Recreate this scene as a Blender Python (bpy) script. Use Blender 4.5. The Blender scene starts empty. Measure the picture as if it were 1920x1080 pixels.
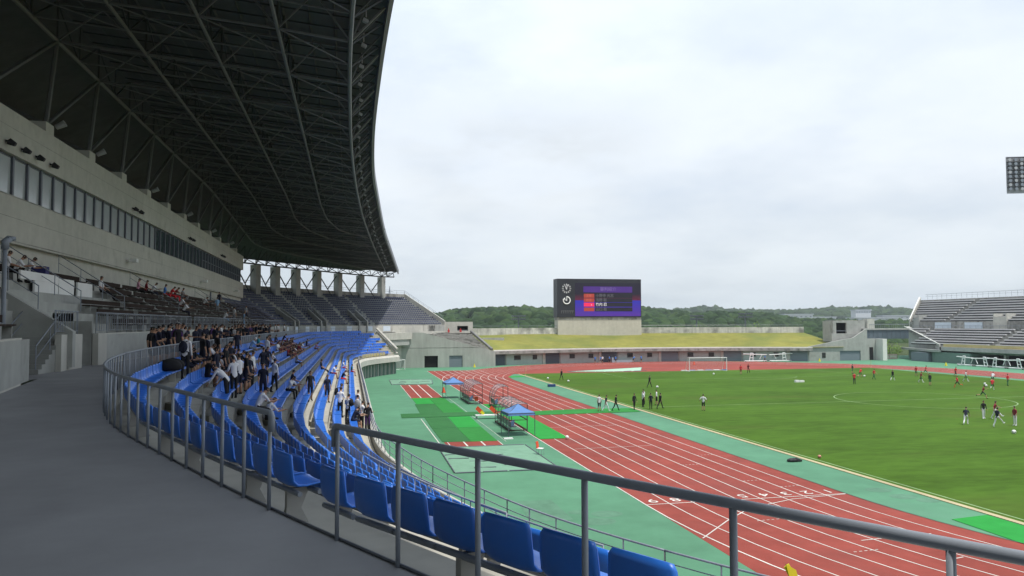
import bpy, bmesh, math, random
import numpy as np
from mathutils import Vector, Matrix
random.seed(7); rng = np.random.default_rng(7)
SC = bpy.context.scene; COL = SC.collection
R = math.radians

# ------------------------------------------------------------------ camera
CAM = Vector((-25.125, -35.146, 8.853)); YAW, PIT, ROL, FPX = R(12.0685), R(2.659), R(-0.2), 1422.4
Fv = Vector((math.sin(YAW)*math.cos(PIT), math.cos(YAW)*math.cos(PIT), math.sin(PIT)))
Rv = Vector((math.cos(YAW), -math.sin(YAW), 0)); Uv = Rv.cross(Fv)
R2 = Rv*math.cos(ROL)+Uv*math.sin(ROL); U2 = -Rv*math.sin(ROL)+Uv*math.cos(ROL)
cd = bpy.data.cameras.new('camera'); cam = bpy.data.objects.new('camera', cd); COL.objects.link(cam)
cd.sensor_width = 36; cd.lens = FPX/1920*36; cd.clip_start = .05; cd.clip_end = 6000
cam.matrix_world = Matrix(((R2.x,U2.x,-Fv.x,CAM.x),(R2.y,U2.y,-Fv.y,CAM.y),(R2.z,U2.z,-Fv.z,CAM.z),(0,0,0,1)))
SC.camera = cam
def seen_at(x, y, z):            # depth and picture position, only used to rank repeats by nearness
    d = Vector((x,y,z))-CAM; w = d.dot(Fv)
    return w, (960+FPX*d.dot(R2)/w, 540-FPX*d.dot(U2)/w) if w > .3 else None

# ------------------------------------------------------------------ light
SUN_EL, SUN_DIR = R(70), Vector((.6, -.8, 0)).normalized()
sd = bpy.data.lights.new('sun', 'SUN'); sd.energy = 3.4; sd.angle = R(1.2); sd.color = (1, .96, .9)
so = bpy.data.objects.new('sun', sd); COL.objects.link(so)
tosun = Vector((SUN_DIR.x*math.cos(SUN_EL), SUN_DIR.y*math.cos(SUN_EL), math.sin(SUN_EL)))
so.rotation_euler = tosun.to_track_quat('Z', 'Y').to_euler()
W = bpy.data.worlds.new('World'); SC.world = W; W.use_nodes = True
nt = W.node_tree; nt.nodes.clear(); N = nt.nodes.new; L = nt.links.new
out = N('ShaderNodeOutputWorld'); bg = N('ShaderNodeBackground'); L(bg.outputs[0], out.inputs[0])
sky = N('ShaderNodeTexSky'); sky.sky_type = 'NISHITA'; sky.sun_disc = False
sky.sun_elevation = SUN_EL; sky.sun_rotation = math.atan2(SUN_DIR.x, SUN_DIR.y); sky.dust_density = 2.5
tc = N('ShaderNodeTexCoord'); sep = N('ShaderNodeSeparateXYZ'); L(tc.outputs['Generated'], sep.inputs[0])
def mth(op, a, b=None, c=None, clamp=False):
    n = N('ShaderNodeMath'); n.operation = op; n.use_clamp = clamp
    for i, v in enumerate((a, b, c)):
        if v is None: continue
        if isinstance(v, (int, float)): n.inputs[i].default_value = v
        else: L(v, n.inputs[i])
    return n.outputs[0]
den = mth('ADD', mth('MAXIMUM', sep.outputs[2], 0.0), .22)
cmb = N('ShaderNodeCombineXYZ'); L(mth('DIVIDE', sep.outputs[0], den), cmb.inputs[0]); L(mth('DIVIDE', sep.outputs[1], den), cmb.inputs[1])
def wnoise(scale, detail, rough, off):
    mp = N('ShaderNodeMapping'); mp.inputs[1].default_value = off; L(cmb.outputs[0], mp.inputs[0])
    n = N('ShaderNodeTexNoise'); n.inputs['Scale'].default_value = scale; n.inputs['Detail'].default_value = detail; n.inputs['Roughness'].default_value = rough
    L(mp.outputs[0], n.inputs[0]); return n.outputs[0]
def ramp(src, stops):
    r = N('ShaderNodeValToRGB'); e = r.color_ramp.elements
    while len(e) < len(stops): e.new(.5)
    for i, (p, c) in enumerate(stops): e[i].position = p; e[i].color = (*c, 1)
    L(src, r.inputs[0]); return r.outputs[0]
base = ramp(mth('MAXIMUM', sep.outputs[2], 0), [(0, (.60,.665,.715)), (.05, (.635,.69,.735)), (.16, (.72,.77,.82)), (.32, (.735,.80,.875)), (.6, (.70,.80,.95))])
n1 = wnoise(.9, 8, .55, (3.1, .4, 0)); n2 = wnoise(2.6, 8, .6, (7.3, 1.7, 2))
shade = ramp(mth('ADD', mth('MULTIPLY', n1, .65), mth('MULTIPLY', n2, .35)), [(.30, (.87,.905,.96)), (.45, (.975,.985,1)), (.55, (1.04,1.04,1.035)), (.70, (1.10,1.095,1.08))])
cvec = N('ShaderNodeVectorMath'); cvec.operation = 'DOT_PRODUCT'; L(tc.outputs['Generated'], cvec.inputs[0]); cvec.inputs[1].default_value = tuple((Fv*FPX+R2*10+U2*425).normalized())
puff = mth('MULTIPLY', mth('SMOOTH_MIN', mth('MULTIPLY', mth('SUBTRACT', cvec.outputs['Value'], .972), 45, None, True), 1.0, .1), mth('MULTIPLY', mth('SUBTRACT', n2, .36), 5.0, None, True))
lowp_ = mth('MULTIPLY', mth('SUBTRACT', .315, sep.outputs[2]), 12, None, True)
mul = N('ShaderNodeMix'); mul.data_type = 'RGBA'; mul.blend_type = 'MULTIPLY'; mul.inputs[0].default_value = 1
L(base, mul.inputs[6]); L(shade, mul.inputs[7])
scl = N('ShaderNodeMix'); scl.data_type = 'RGBA'; scl.blend_type = 'MULTIPLY'; scl.inputs[0].default_value = 1
L(sky.outputs[0], scl.inputs[6]); scl.inputs[7].default_value = (.1,.1,.1,1)
mx = N('ShaderNodeMix'); mx.data_type = 'RGBA'
L(ramp(n1, [(.36, (.86,.86,.86)), (.52, (.97,.97,.97))]), mx.inputs[0]); L(scl.outputs[2], mx.inputs[6]); L(mul.outputs[2], mx.inputs[7])
shd = mth('SUBTRACT', mth('MULTIPLY_ADD', puff, .06, 1.0), mth('MULTIPLY', mth('MULTIPLY', puff, lowp_), .2))
pm = N('ShaderNodeMix'); pm.data_type = 'RGBA'; pm.blend_type = 'MULTIPLY'; pm.inputs[0].default_value = 1; L(mx.outputs[2], pm.inputs[6]); L(shd, pm.inputs[7])
L(pm.outputs[2], bg.inputs[0]); bg.inputs[1].default_value = 1.0
SC.view_settings.view_transform = 'Standard'; SC.view_settings.look = 'None'; SC.view_settings.exposure = .3; SC.view_settings.gamma = 1
SC.render.engine = 'CYCLES'
cy = SC.cycles; cy.max_bounces = 6; cy.diffuse_bounces = 3; cy.glossy_bounces = 3; cy.transmission_bounces = 4; cy.volume_bounces = 0; cy.use_denoising = True; cy.caustics_reflective = False; cy.caustics_refractive = False

# ------------------------------------------------------------------ materials
MATS = {}
def mat(name, col, rough=.7, var=.12, scale=1.5, spec=.3, bump=0., metal=0., streak=0., stain=None, emit=0., warp=(1,1,1), alpha=1.):
    if name in MATS: return MATS[name]
    m = bpy.data.materials.new(name); m.use_nodes = True; t = m.node_tree; b = t.nodes['Principled BSDF']
    b.inputs['Roughness'].default_value = rough; b.inputs['Specular IOR Level'].default_value = spec; b.inputs['Metallic'].default_value = metal
    b.inputs['Base Color'].default_value = (*col, 1); b.inputs['Alpha'].default_value = alpha
    n_ = t.nodes.new; l_ = t.links.new
    if emit: b.inputs['Emission Color'].default_value = (*col, 1); b.inputs['Emission Strength'].default_value = emit
    if var:
        tcn = n_('ShaderNodeTexCoord'); mp = n_('ShaderNodeMapping'); mp.inputs[3].default_value = warp; l_(tcn.outputs['Object'], mp.inputs[0])
        a = n_('ShaderNodeTexNoise'); a.inputs['Scale'].default_value = scale; a.inputs['Detail'].default_value = 7; a.inputs['Roughness'].default_value = .62; l_(mp.outputs[0], a.inputs[0])
        a2 = n_('ShaderNodeTexNoise'); a2.inputs['Scale'].default_value = scale*.13; a2.inputs['Detail'].default_value = 4; l_(mp.outputs[0], a2.inputs[0])
        ad = n_('ShaderNodeMath'); ad.operation = 'ADD'; l_(a.outputs[0], ad.inputs[0]); l_(a2.outputs[0], ad.inputs[1])
        src = ad.outputs[0]
        if streak:
            mp2 = n_('ShaderNodeMapping'); mp2.inputs[3].default_value = (1, 1, .06); l_(tcn.outputs['Object'], mp2.inputs[0])
            s = n_('ShaderNodeTexNoise'); s.inputs['Scale'].default_value = 2.2; s.inputs['Detail'].default_value = 6; l_(mp2.outputs[0], s.inputs[0])
            s2 = n_('ShaderNodeMath'); s2.operation = 'MULTIPLY_ADD'; s2.inputs[1].default_value = streak; s2.inputs[2].default_value = -streak*.5; l_(s.outputs[0], s2.inputs[0])
            ad2 = n_('ShaderNodeMath'); ad2.operation = 'ADD'; l_(src, ad2.inputs[0]); l_(s2.outputs[0], ad2.inputs[1]); src = ad2.outputs[0]
        mr = n_('ShaderNodeMapRange'); mr.inputs[1].default_value = .7; mr.inputs[2].default_value = 1.3; mr.inputs[3].default_value = 1-var; mr.inputs[4].default_value = 1+var; mr.clamp = False; l_(src, mr.inputs[0])
        mm = n_('ShaderNodeMix'); mm.data_type = 'RGBA'; mm.blend_type = 'MULTIPLY'; mm.inputs[0].default_value = 1; mm.inputs[6].default_value = (*col, 1)
        l_(mr.outputs[0], mm.inputs[7]); res = mm.outputs[2]
        if stain:
            scol, lo, hi, ssc = stain
            sn = n_('ShaderNodeTexNoise'); sn.inputs['Scale'].default_value = ssc; sn.inputs['Detail'].default_value = 6; l_(mp.outputs[0], sn.inputs[0])
            sr = n_('ShaderNodeMapRange'); sr.inputs[1].default_value = lo; sr.inputs[2].default_value = hi; l_(sn.outputs[0], sr.inputs[0])
            sm = n_('ShaderNodeMix'); sm.data_type = 'RGBA'; l_(sr.outputs[0], sm.inputs[0]); l_(res, sm.inputs[6]); sm.inputs[7].default_value = (*scol, 1); res = sm.outputs[2]
        l_(res, b.inputs['Base Color'])
        if bump:
            bp = n_('ShaderNodeBump'); bp.inputs['Strength'].default_value = bump; bp.inputs['Distance'].default_value = .02; l_(a.outputs[0], bp.inputs['Height']); l_(bp.outputs[0], b.inputs['Normal'])
    MATS[name] = m; return m
M_CONC = mat('concrete', (.34,.345,.32), .85, .16, 1.2, .2, streak=.5, stain=((.20,.20,.18), .58, .8, .5))
M_CONCL = mat('pale_concrete', (.47,.46,.41), .85, .12, 1.5, .2, streak=.5, stain=((.30,.29,.25), .6, .85, .6))
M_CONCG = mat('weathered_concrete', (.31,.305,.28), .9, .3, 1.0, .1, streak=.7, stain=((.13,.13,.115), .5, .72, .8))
M_TREAD = mat('terrace_concrete', (.40,.385,.33), .9, .14, 1.8, .1, stain=((.24,.23,.2), .58, .75, .9))
M_FLOOR = mat('concourse_coating', (.27,.27,.272), .7, .16, .8, .25, bump=.15, stain=((.18,.18,.185), .55, .8, .35))
M_TEAL = mat('green_rubber', (.088,.222,.132), .85, .17, .5, .15, stain=((.095,.185,.13), .60, .82, .12))
M_RED = mat('red_rubber', (.25,.056,.042), .85, .20, .8, .12, stain=((.19,.055,.046), .5, .75, .18))
M_GRASS = mat('mown_grass', (.055,.113,.014), .95, .30, 1.2, .05, stain=((.072,.098,.022), .54, .8, .12), warp=(.35,1,1))
M_BERM = mat('dry_grass', (.215,.208,.055), .95, .22, .5, .05, stain=((.12,.15,.045), .46, .72, .09))
M_LINE = mat('white_marking', (.58,.56,.51), .8, .22, 2, .1)
M_LINEF = mat('faded_pitch_marking', (.22,.32,.16), .9, .3, 1, .1)
M_MATG = mat('green_matting', (.035,.20,.045), .9, .12, 1.5, .05)
M_MATD = mat('dark_green_matting', (.04,.145,.05), .9, .14, 1.5, .05)
M_MATB = mat('bright_green_matting', (.03,.26,.05), .9, .12, 1.5, .05)
def per_object(m, amt):                # every moulded piece has faded a little differently
    t = m.node_tree; b = t.nodes['Principled BSDF']; src = b.inputs['Base Color'].links[0].from_socket
    oi = t.nodes.new('ShaderNodeObjectInfo'); mr = t.nodes.new('ShaderNodeMapRange'); mr.inputs[3].default_value = 1-amt; mr.inputs[4].default_value = 1+amt; t.links.new(oi.outputs['Random'], mr.inputs[0])
    mm = t.nodes.new('ShaderNodeMix'); mm.data_type = 'RGBA'; mm.blend_type = 'MULTIPLY'; mm.inputs[0].default_value = 1; t.links.new(src, mm.inputs[6]); t.links.new(mr.outputs[0], mm.inputs[7]); t.links.new(mm.outputs[2], b.inputs['Base Color']); return m
M_BLUE = mat('blue_plastic', (.024,.155,.60), .38, .10, 3, .5)
per_object(M_BLUE, .14)
M_BLUEF = mat('sunlit_blue_plastic', (.020,.11,.56), .42, .10, 3, .45)
M_NAVY = mat('navy_plastic', (.022,.032,.08), .5, .15, 2, .4)
M_BROWN = mat('brown_bench', (.030,.020,.016), .8, .2, 2, .1)
M_STEEL = mat('grey_steel', (.225,.25,.285), .45, .12, 4, .4, stain=((.10,.11,.125), .62, .75, 3))
M_STEELD = mat('dark_grey_steel', (.085,.095,.115), .4, .12, 4, .5)
M_ROOFS = mat('dark_roof_steel', (.035,.04,.04), .55, .12, 2, .3)
M_ROOFD = mat('dark_roof_deck', (.066,.07,.068), .8, .2, 1, .2)
M_FASC = mat('roof_fascia', (.16,.17,.19), .5, .08, 1, .4)
M_WHITE = mat('white_paint', (.74,.74,.72), .5, .05, 2, .4)
M_WPANEL = mat('white_board', (.70,.70,.68), .6, .05, 2, .3)
M_PALEP = mat('pale_blue_panel', (.55,.62,.68), .4, .08, 1, .4)
M_SHUT = mat('grey_shutter', (.16,.19,.215), .6, .08, 3, .3, warp=(.1,.1,8))
M_DARK = mat('opening_shade', (.012,.012,.012), .9, 0)  # near-black colour stands in for the shade inside openings and recesses
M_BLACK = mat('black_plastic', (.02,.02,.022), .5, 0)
M_GLASS = mat('window_glass', (.05,.075,.08), .06, .0, 1, .9)
M_PANEP = mat('pale_window_pane', (.40,.43,.435), .15, .08, 1, .7)  # paler tone for the nearer panes
M_YEL = mat('cream_panel', (.50,.42,.20), .8, .12, 2, .2)
M_TENT = mat('blue_tent_fabric', (.11,.22,.45), .7, .08, 3, .2)
M_ORANGE = mat('orange_plastic', (.62,.07,.02), .5, .05, 2, .4)
M_YELLOW = mat('yellow_cloth', (.62,.55,.03), .7, .08, 3, .2)
M_COVER = mat('pale_green_cover', (.155,.30,.20), .7, .14, 1.5, .3, bump=.6)
M_KERB = mat('beige_kerb', (.42,.36,.22), .9, .15, 1, .1)
M_BTEAL = mat('teal_wall', (.14,.21,.18), .7, .12, 1, .3, streak=.3)
M_CLEAR = mat('clear_sheet', (.6,.63,.62), .15, 0, 1, .6, alpha=.28)

# ------------------------------------------------------------------ mesh building
class MB:
    def __init__(s): s.v = []; s.f = []; s.m = []
    def add(s, verts, faces, mi=0):
        o = len(s.v); s.v += [tuple(float(c) for c in p) for p in verts]; s.f += [tuple(i+o for i in f) for f in faces]; s.m += [mi]*len(faces); return s
    def box(s, x0, y0, z0, x1, y1, z1, mi=0):
        v = [(x,y,z) for z in (z0,z1) for y in (y0,y1) for x in (x0,x1)]
        return s.add(v, [(0,2,3,1),(4,5,7,6),(0,1,5,4),(2,6,7,3),(0,4,6,2),(1,3,7,5)], mi)
    def obox(s, c, ax, ay, az, mi=0):
        c, ax, ay, az = map(Vector, (c,ax,ay,az))
        v = [c+ax*i+ay*j+az*k for k in (-1,1) for j in (-1,1) for i in (-1,1)]
        return s.add(v, [(0,2,3,1),(4,5,7,6),(0,1,5,4),(2,6,7,3),(0,4,6,2),(1,3,7,5)], mi)
    def beam(s, p, q, r, n=5, mi=0, r2=None):
        p, q = Vector(p), Vector(q); d = q-p
        if d.length < 1e-6: return s
        d.normalize(); a = d.orthogonal().normalized() if abs(d.z) > .95 else d.cross(Vector((0,0,1))).normalized(); b = d.cross(a)
        r2 = r if r2 is None else r2
        v = [P+(a*math.cos(t)+b*math.sin(t))*rr for P, rr in ((p,r),(q,r2)) for t in [2*math.pi*(i+.5)/n for i in range(n)]]
        return s.add(v, [(i,(i+1)%n,n+(i+1)%n,n+i) for i in range(n)]+[tuple(range(n))[::-1], tuple(range(n,2*n))], mi)
    def tube(s, path, r, n=8, mi=0):
        P = [Vector(p) for p in path]; v = []
        for i, p in enumerate(P):
            d = (P[min(i+1,len(P)-1)]-P[max(i-1,0)]).normalized()
            a = d.orthogonal().normalized() if abs(d.z) > .95 else d.cross(Vector((0,0,1))).normalized(); b = d.cross(a)
            if i and v:
                pa = (v[-n]-P[i-1]).normalized(); pa = (pa-d*pa.dot(d))
                if pa.length > .1: a = pa.normalized(); b = d.cross(a)
            v += [p+(a*math.cos(2*math.pi*k/n)+b*math.sin(2*math.pi*k/n))*r for k in range(n)]
        f = [(i*n+k, i*n+(k+1)%n, (i+1)*n+(k+1)%n, (i+1)*n+k) for i in range(len(P)-1) for k in range(n)]
        return s.add(v, f+[tuple(range(n))[::-1], tuple(range((len(P)-1)*n, len(P)*n))], mi)
    def prism(s, poly, z0, z1, mi=0):
        n = len(poly); ar = sum(poly[i][0]*poly[(i+1)%n][1]-poly[(i+1)%n][0]*poly[i][1] for i in range(n))
        if ar < 0: poly = poly[::-1]
        return s.add([(x,y,z0) for x,y in poly]+[(x,y,z1) for x,y in poly], [tuple(range(n))[::-1], tuple(range(n,2*n))]+[(i,(i+1)%n,n+(i+1)%n,n+i) for i in range(n)], mi)
    def strip(s, P, Q, mi=0):
        n = len(P); return s.add(list(P)+list(Q), [(i,i+1,n+i+1,n+i) for i in range(n-1)], mi)
    def sheet(s, poly, z, mi=0):
        n = len(poly); ar = sum(poly[i][0]*poly[(i+1)%n][1]-poly[(i+1)%n][0]*poly[i][1] for i in range(n))
        if ar < 0: poly = poly[::-1]
        return s.add([(x,y,z) for x,y in poly], [tuple(range(n))], mi)
    def build(s, name, mats, parent=None, smooth=False, loc=None):
        me = bpy.data.meshes.new(name); me.from_pydata(s.v, [], s.f)
        for m in (mats if isinstance(mats, (list, tuple)) else [mats]): me.materials.append(m)
        me.polygons.foreach_set('material_index', s.m)
        if smooth: me.polygons.foreach_set('use_smooth', [True]*len(me.polygons))
        me.update(); o = bpy.data.objects.new(name, me); COL.objects.link(o)
        if loc is not None: o.location = loc
        if parent is not None: o.parent = parent
        return o
def tag(o, label, cat, group=None):
    o['label'] = label; o['category'] = cat
    if group: o['group'] = group
    return o
def thing(name, label, cat, loc=(0,0,0), rz=0, group=None):
    o = bpy.data.objects.new(name, None); COL.objects.link(o); o.location = loc; o.rotation_euler = (0,0,rz); o.empty_display_size = .2
    return tag(o, label, cat, group)
def struct(o, kind='structure'): o['kind'] = kind; return o
def copy_tree(root, loc, rz=0, label=None, group=None):
    c = root.copy(); COL.objects.link(c); c.location = loc; c.rotation_euler = (0,0,rz)
    if label: c['label'] = label
    if group: c['group'] = group
    for ch in list(root.children):
        k = ch.copy(); COL.objects.link(k); k.parent = c
        for g in list(ch.children):
            q = g.copy(); COL.objects.link(q); q.parent = k
    return c
def text_mesh(body, size):
    c = bpy.data.curves.new('lettering', 'FONT'); c.body = body; c.size = size; c.align_x = 'CENTER'; c.align_y = 'CENTER'
    o = bpy.data.objects.new('lettering', c); COL.objects.link(o); dg = bpy.context.evaluated_depsgraph_get(); dg.update()
    me = bpy.data.meshes.new_from_object(o.evaluated_get(dg)); bpy.data.objects.remove(o)
    V = [tuple(v.co) for v in me.vertices]; F_ = [tuple(p.vertices) for p in me.polygons]; bpy.data.meshes.remove(me); return V, F_
# ------------------------------------------------------------------ ground, track, pitch
m = MB(); m.sheet([(-880,-480),(2280,-480),(2280,2080),(-880,2080)], -.45)
struct(m.build('ground', mat('far_ground', (.055,.075,.03), .95, .2, .02, .05)))
m = MB(); m.sheet([(-60,-90),(135,-90),(135,140),(-60,140)], 0); struct(m.build('apron', M_TEAL))
RC, RI, NL, LW = 37.9, 37.9, 9, 1.22
def oval(off, n=64):          # closed line of the track at an offset outside the kerb
    r = RI+off; P = [(-off, 0), (-off, 80)]
    P += [(RC-r*math.cos(t), 80+r*math.sin(t)) for t in np.linspace(0, math.pi, n)[1:]]
    P += [(2*RC+off, 0)] + [(RC+r*math.cos(t), -r*math.sin(t)) for t in np.linspace(0, math.pi, n)[1:]]
    return P
WOUT = NL*LW
I_, O_ = oval(0), oval(WOUT)
m = MB(); m.strip([(x,y,.006) for x,y in O_], [(x,y,.006) for x,y in I_])
m.sheet([(-WOUT,80),(-.01,80),(-.01,107),(-WOUT,107)], .003)                      # straight running on past the bend
# filled end areas inside the far and the near bend
m.sheet([(x,y) for x,y in oval(0)[1:65] if y > 94.6]+[(73,94.6),(2.9,94.6)], .006)
m.sheet([p for p in oval(0) if p[1] < -14.6], .006)
m.sheet([(-WOUT,-95),(-.2,-95),(-.2,-.4),(-WOUT,-.4)], .003)
struct(m.build('running_track', M_RED))
m = MB()
def line(P, w, z=.012, closed=False, mi=0):
    P = [Vector((x,y,0)) for x,y in P]
    if closed: P = P+[P[0]]
    a, b = [], []
    for i, p in enumerate(P):
        d = (P[min(i+1,len(P)-1)]-P[max(i-1,0)]).normalized(); nrm = Vector((-d.y, d.x, 0))*w*.5
        a.append((p.x-nrm.x, p.y-nrm.y, z)); b.append((p.x+nrm.x, p.y+nrm.y, z))
    m.strip(a, b, mi)
for k in range(1, NL+1):
    line(oval(k*LW), .06 if k < NL else .075)
    line([(-k*LW, 80), (-k*LW, 106.8)], .06, .0125)
line([(-WOUT,0),(0,0)], .07, .016)
line([(-10.9,-5.9),(-8.6,-3.6),(-6.4,-1.7),(-3.4,-.5),(-.1,-.08)], .06, .017)
for x0, x1, y in [(-9.6,-3.8,16.5),(-4.8,-1.3,-7.6),(-8.5,-2.4,27.5),(-10.9,-.1,106.8),(-7.2,-2.4,70),(-6,-1.3,52),(-3.6,-2.5,-10.6)]: line([(x0,y),(x1,y+.25)], .05, .015)
for x0, y in [(-4.8,-5.6),(-6.1,-8.9),(-3.6,4.0),(-2.4,2.2),(-7.3,-3.9),(-2.4,12.2),(-4.9,9.2)]:
    for q in range(5): line([(x0+q*.25,y+q*.02),(x0+q*.25+.13,y+q*.02)], .05, .015)
for k in range(1, NL+1):
    V, F_ = text_mesh(str(k), .95); cx = -(k-.5)*LW
    m.add([(cx-x*1.15, .72-y, .016) for x,y,z in V], F_)
struct(m.build('track_lines', M_LINE))
m = MB(); line(oval(.03), .05, .03); m.v = [(x,y,z) for x,y,z in m.v]; struct(m.build('track_kerb', M_BLACK))
PX, PY = 38.5, 40
GX0, GX1, GY0, GY1 = 3.9, 73.2, -14.4, 94.5
nx, ny = 60, 90; m = MB()
m.sheet([(GX0,GY0),(GX1,GY0),(GX1,GY1),(GX0,GY1)], .03)
m.strip([(GX0,GY0,0),(GX0,GY1,0)],[(GX0,GY0,.03),(GX0,GY1,.03)]); struct(m.build('grass_pitch', M_GRASS))
m = MB(); m.box(GX0-.36,GY0,0,GX0-.02,GY1,.035); struct(m.build('pitch_kerb', M_KERB))
m = MB()
X0, X1, Y0, Y1 = PX-34.25, PX+34.25, PY-52.5, PY+52.5
for P in ([(X0,Y0),(X0,Y1)],[(X1,Y0),(X1,Y1)],[(X0,Y1),(X1,Y1)],[(X0,Y0),(X1,Y0)],[(X0,PY),(X1,PY)]): line(P, .12, .034)
line([(PX+9.15*math.cos(t),PY+9.15*math.sin(t)) for t in np.linspace(0,2*math.pi,73)], .12, .036)
for sy in (1,-1):
    e = PY+sy*52.5
    for hw, dp in ((20.16,16.5),(9.16,5.5)): line([(PX-hw,e),(PX-hw,e-sy*dp),(PX+hw,e-sy*dp),(PX+hw,e)], .12, .036)
    line([(PX+9.15*math.sin(t),e-sy*(11+9.15*math.cos(t))) for t in np.linspace(-.92,.92,20)], .12, .037)
struct(m.build('pitch_lines', M_LINEF))
# jump runways beside the straight
m = MB(); m.box(-18,55.8,.001,-14.1,75.6,.008); m.box(-18.2,19.4,.001,-14.1,21.7,.008); struct(m.build('jump_runway', M_RED))
m = MB()
for a, b in ((56,75.5),(19.5,21.6)):
    for x in (-17.95,-16.75,-15.45,-14.15): line([(x,a),(x,b)], .12 if x in (-16.75,-15.45) else .06, .014)
line([(-18.6,19),(-18.6,36)], .07, .014); line([(-13.6,21),(-13.6,60)], .03, .004)
struct(m.build('runway_lines', M_LINE))
# matting laid over the runway and the track: each sheet a thing
def matting(poly, z, mt, label):
    m = MB(); m.prism(poly, z, z+.012); tag(m.build('ground_mat', mt), label, 'mat', 'green ground mats')
matting([(-17.9,55.7),(-15.9,55.6),(-15.9,49),(-17.9,49)], .012, M_MATB, 'bright green mat at the foot of the far red runway')
matting([(-15.88,55.6),(-14.1,55.5),(-14.1,49),(-15.88,49)], .012, M_MATG, 'mid green mat beside the bright one at the foot of the far runway')
matting([(-18.1,48.97),(-16,48.97),(-16,40.3),(-18.3,40.3)], .012, M_MATD, 'dull green mat on the runway, stand side, beyond the crossing strip')
matting([(-15.98,48.97),(-13.8,48.97),(-13.8,40.3),(-15.98,40.3)], .012, M_MATG, 'dull green mat on the runway, track side, beyond the crossing strip')
matting([(-20.2,40.2),(-20.3,36.9),(-10.9,37.2),(-10.9,40.2)], .026, M_MATD, 'long dark green strip crossing the runway mats')
matting([(-10.88,38.6),(-10.88,36.0),(3.2,36.4),(3.4,39.6),(-2.7,40.0)], .03, M_MATG, 'green walkway strip laid across the red track lanes')
matting([(-18.2,36.85),(-16.05,36.85),(-16.2,29.3),(-18.3,29.3)], .012, M_MATD, 'dark green mat on the runway beside the brightest square')
matting([(-16,36.85),(-13.9,36.85),(-14.1,29.3),(-16.15,29.3)], .012, M_MATB, 'brightest green square mat on the runway near the white board')
matting([(-18.3,29.25),(-16.2,29.25),(-16.2,21.5),(-18.3,21.8)], .012, M_MATD, 'dark green mat at the near end of the runway mats, stand side')
matting([(-16.18,29.25),(-14.1,29.25),(-14.2,21.4),(-16.18,21.5)], .012, M_MATG, 'dark green mat at the near end of the runway mats, track side')
matting([(-10.7,35.9),(-8.4,35.9),(-8.6,21.4),(-10.9,21.4)], .026, M_MATB, 'bright green mat on the outer lane beside the nearest shelter')
matting([(-10.9,47),(-9.2,47),(-9.2,40.4),(-10.9,40.4)], .026, M_MATB, 'bright green mat under the middle shelter')
matting([(1.3,-5.6),(3.45,-5.3),(3.45,-13),(1.0,-13)], .01, M_MATB, 'bright green mat between the track and the grass near the finish')
matting([(.75,89),(3.4,90),(3.4,87.4),(.35,86.4)], .01, M_MATB, 'small bright green mat at the far corner of the grass')
# darker worn patches on the apron
m = MB()
m.sheet([(-16.9,2.2),(-15.2,2.1),(-15.2,-1.9),(-17.2,-1.8)], .004)
for cx, cy_, r in [(-13.4,-1.2,.75),(-14.2,-2.4,.8),(-14.6,-.6,.5)]: m.sheet([(cx+r*math.cos(t),cy_+r*.8*math.sin(t)) for t in np.linspace(0,2*math.pi,17)[:-1]], .0045)
for cx, cy_, r in [(2.2,.4,.7),(2.4,-1.2,.7),(3.0,-2.2,.6)]: m.sheet([(cx+r*math.cos(t),cy_+r*.8*math.sin(t)) for t in np.linspace(0,2*math.pi,17)[:-1]], .0045)
m.sheet([(-20.5,-6),(-18.6,-5),(-17.6,-9),(-19,-10)], .004)
struct(m.build('apron_stain', mat('worn_rubber', (.10,.21,.138), .9, .2, 2, .1)))
# pit covers: rumpled sheets with dark weighted edges
def cover(poly, name, label, z=.03, mt=None, n=14, amp=.05):
    (ax,ay),(bx,by),(cx,cy_),(dx,dy) = poly; m = MB(); V = []
    for j in range(n+1):
        for i in range(n+1):
            u, v = i/n, j/n; x = (ax*(1-u)+bx*u)*(1-v)+(dx*(1-u)+cx*u)*v; y = (ay*(1-u)+by*u)*(1-v)+(dy*(1-u)+cy_*u)*v
            e = 0 if i in (0,n) or j in (0,n) else 1
            V.append((x+random.uniform(-.04,.04)*(1-e), y+random.uniform(-.06,.06)*(1-e), z+e*random.uniform(0,amp)))
    m.add(V, [(j*(n+1)+i, j*(n+1)+i+1, (j+1)*(n+1)+i+1, (j+1)*(n+1)+i) for j in range(n) for i in range(n)])
    root = m.build(name, mt or M_COVER); tag(root, label, 'cover')
    m = MB()
    for (p, q) in zip(poly, poly[1:]+poly[:1]):
        p, q = Vector((*p,z)), Vector((*q,z)); k = max(2, int((q-p).length/1.6))
        for i in range(k): m.beam(p.lerp(q,(i+.03)/k), p.lerp(q,(i+.95)/k), .05, 6)
    m.build('edge_weight', M_STEELD, root)
    for i in range(6):
        m = MB()
        u, v = random.random()*.8, random.uniform(.1,.9); x = poly[0][0]*(1-u)+poly[1][0]*u; y = poly[0][1]*(1-v)+poly[3][1]*v
        m.beam((x,y,z+amp*.7),(x+random.uniform(.8,1.6),y+random.uniform(-.15,.15),z+amp*.7), .035, 5); m.build('tie_bar', M_STEELD, root)
cover([(-18.9,19.0),(-12.6,19.1),(-12.6,9.7),(-19.0,9.8)], 'pit_cover', 'large rumpled pale green cover with dark edges over the near sand pit')
cover([(-19.0,86),(-12.4,85.4),(-13.2,76.3),(-19.1,76.4)], 'pit_cover', 'far pale green pit cover with dark edges beyond the red runway')
cover([(13.5,98.0),(31.5,107),(27,96.2),(20,96.0)], 'pit_cover', 'pale mint cover lying on the red end area beyond the grass', mt=mat('mint_cover', (.33,.50,.36), .8, .12, 1, .2))
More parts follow.
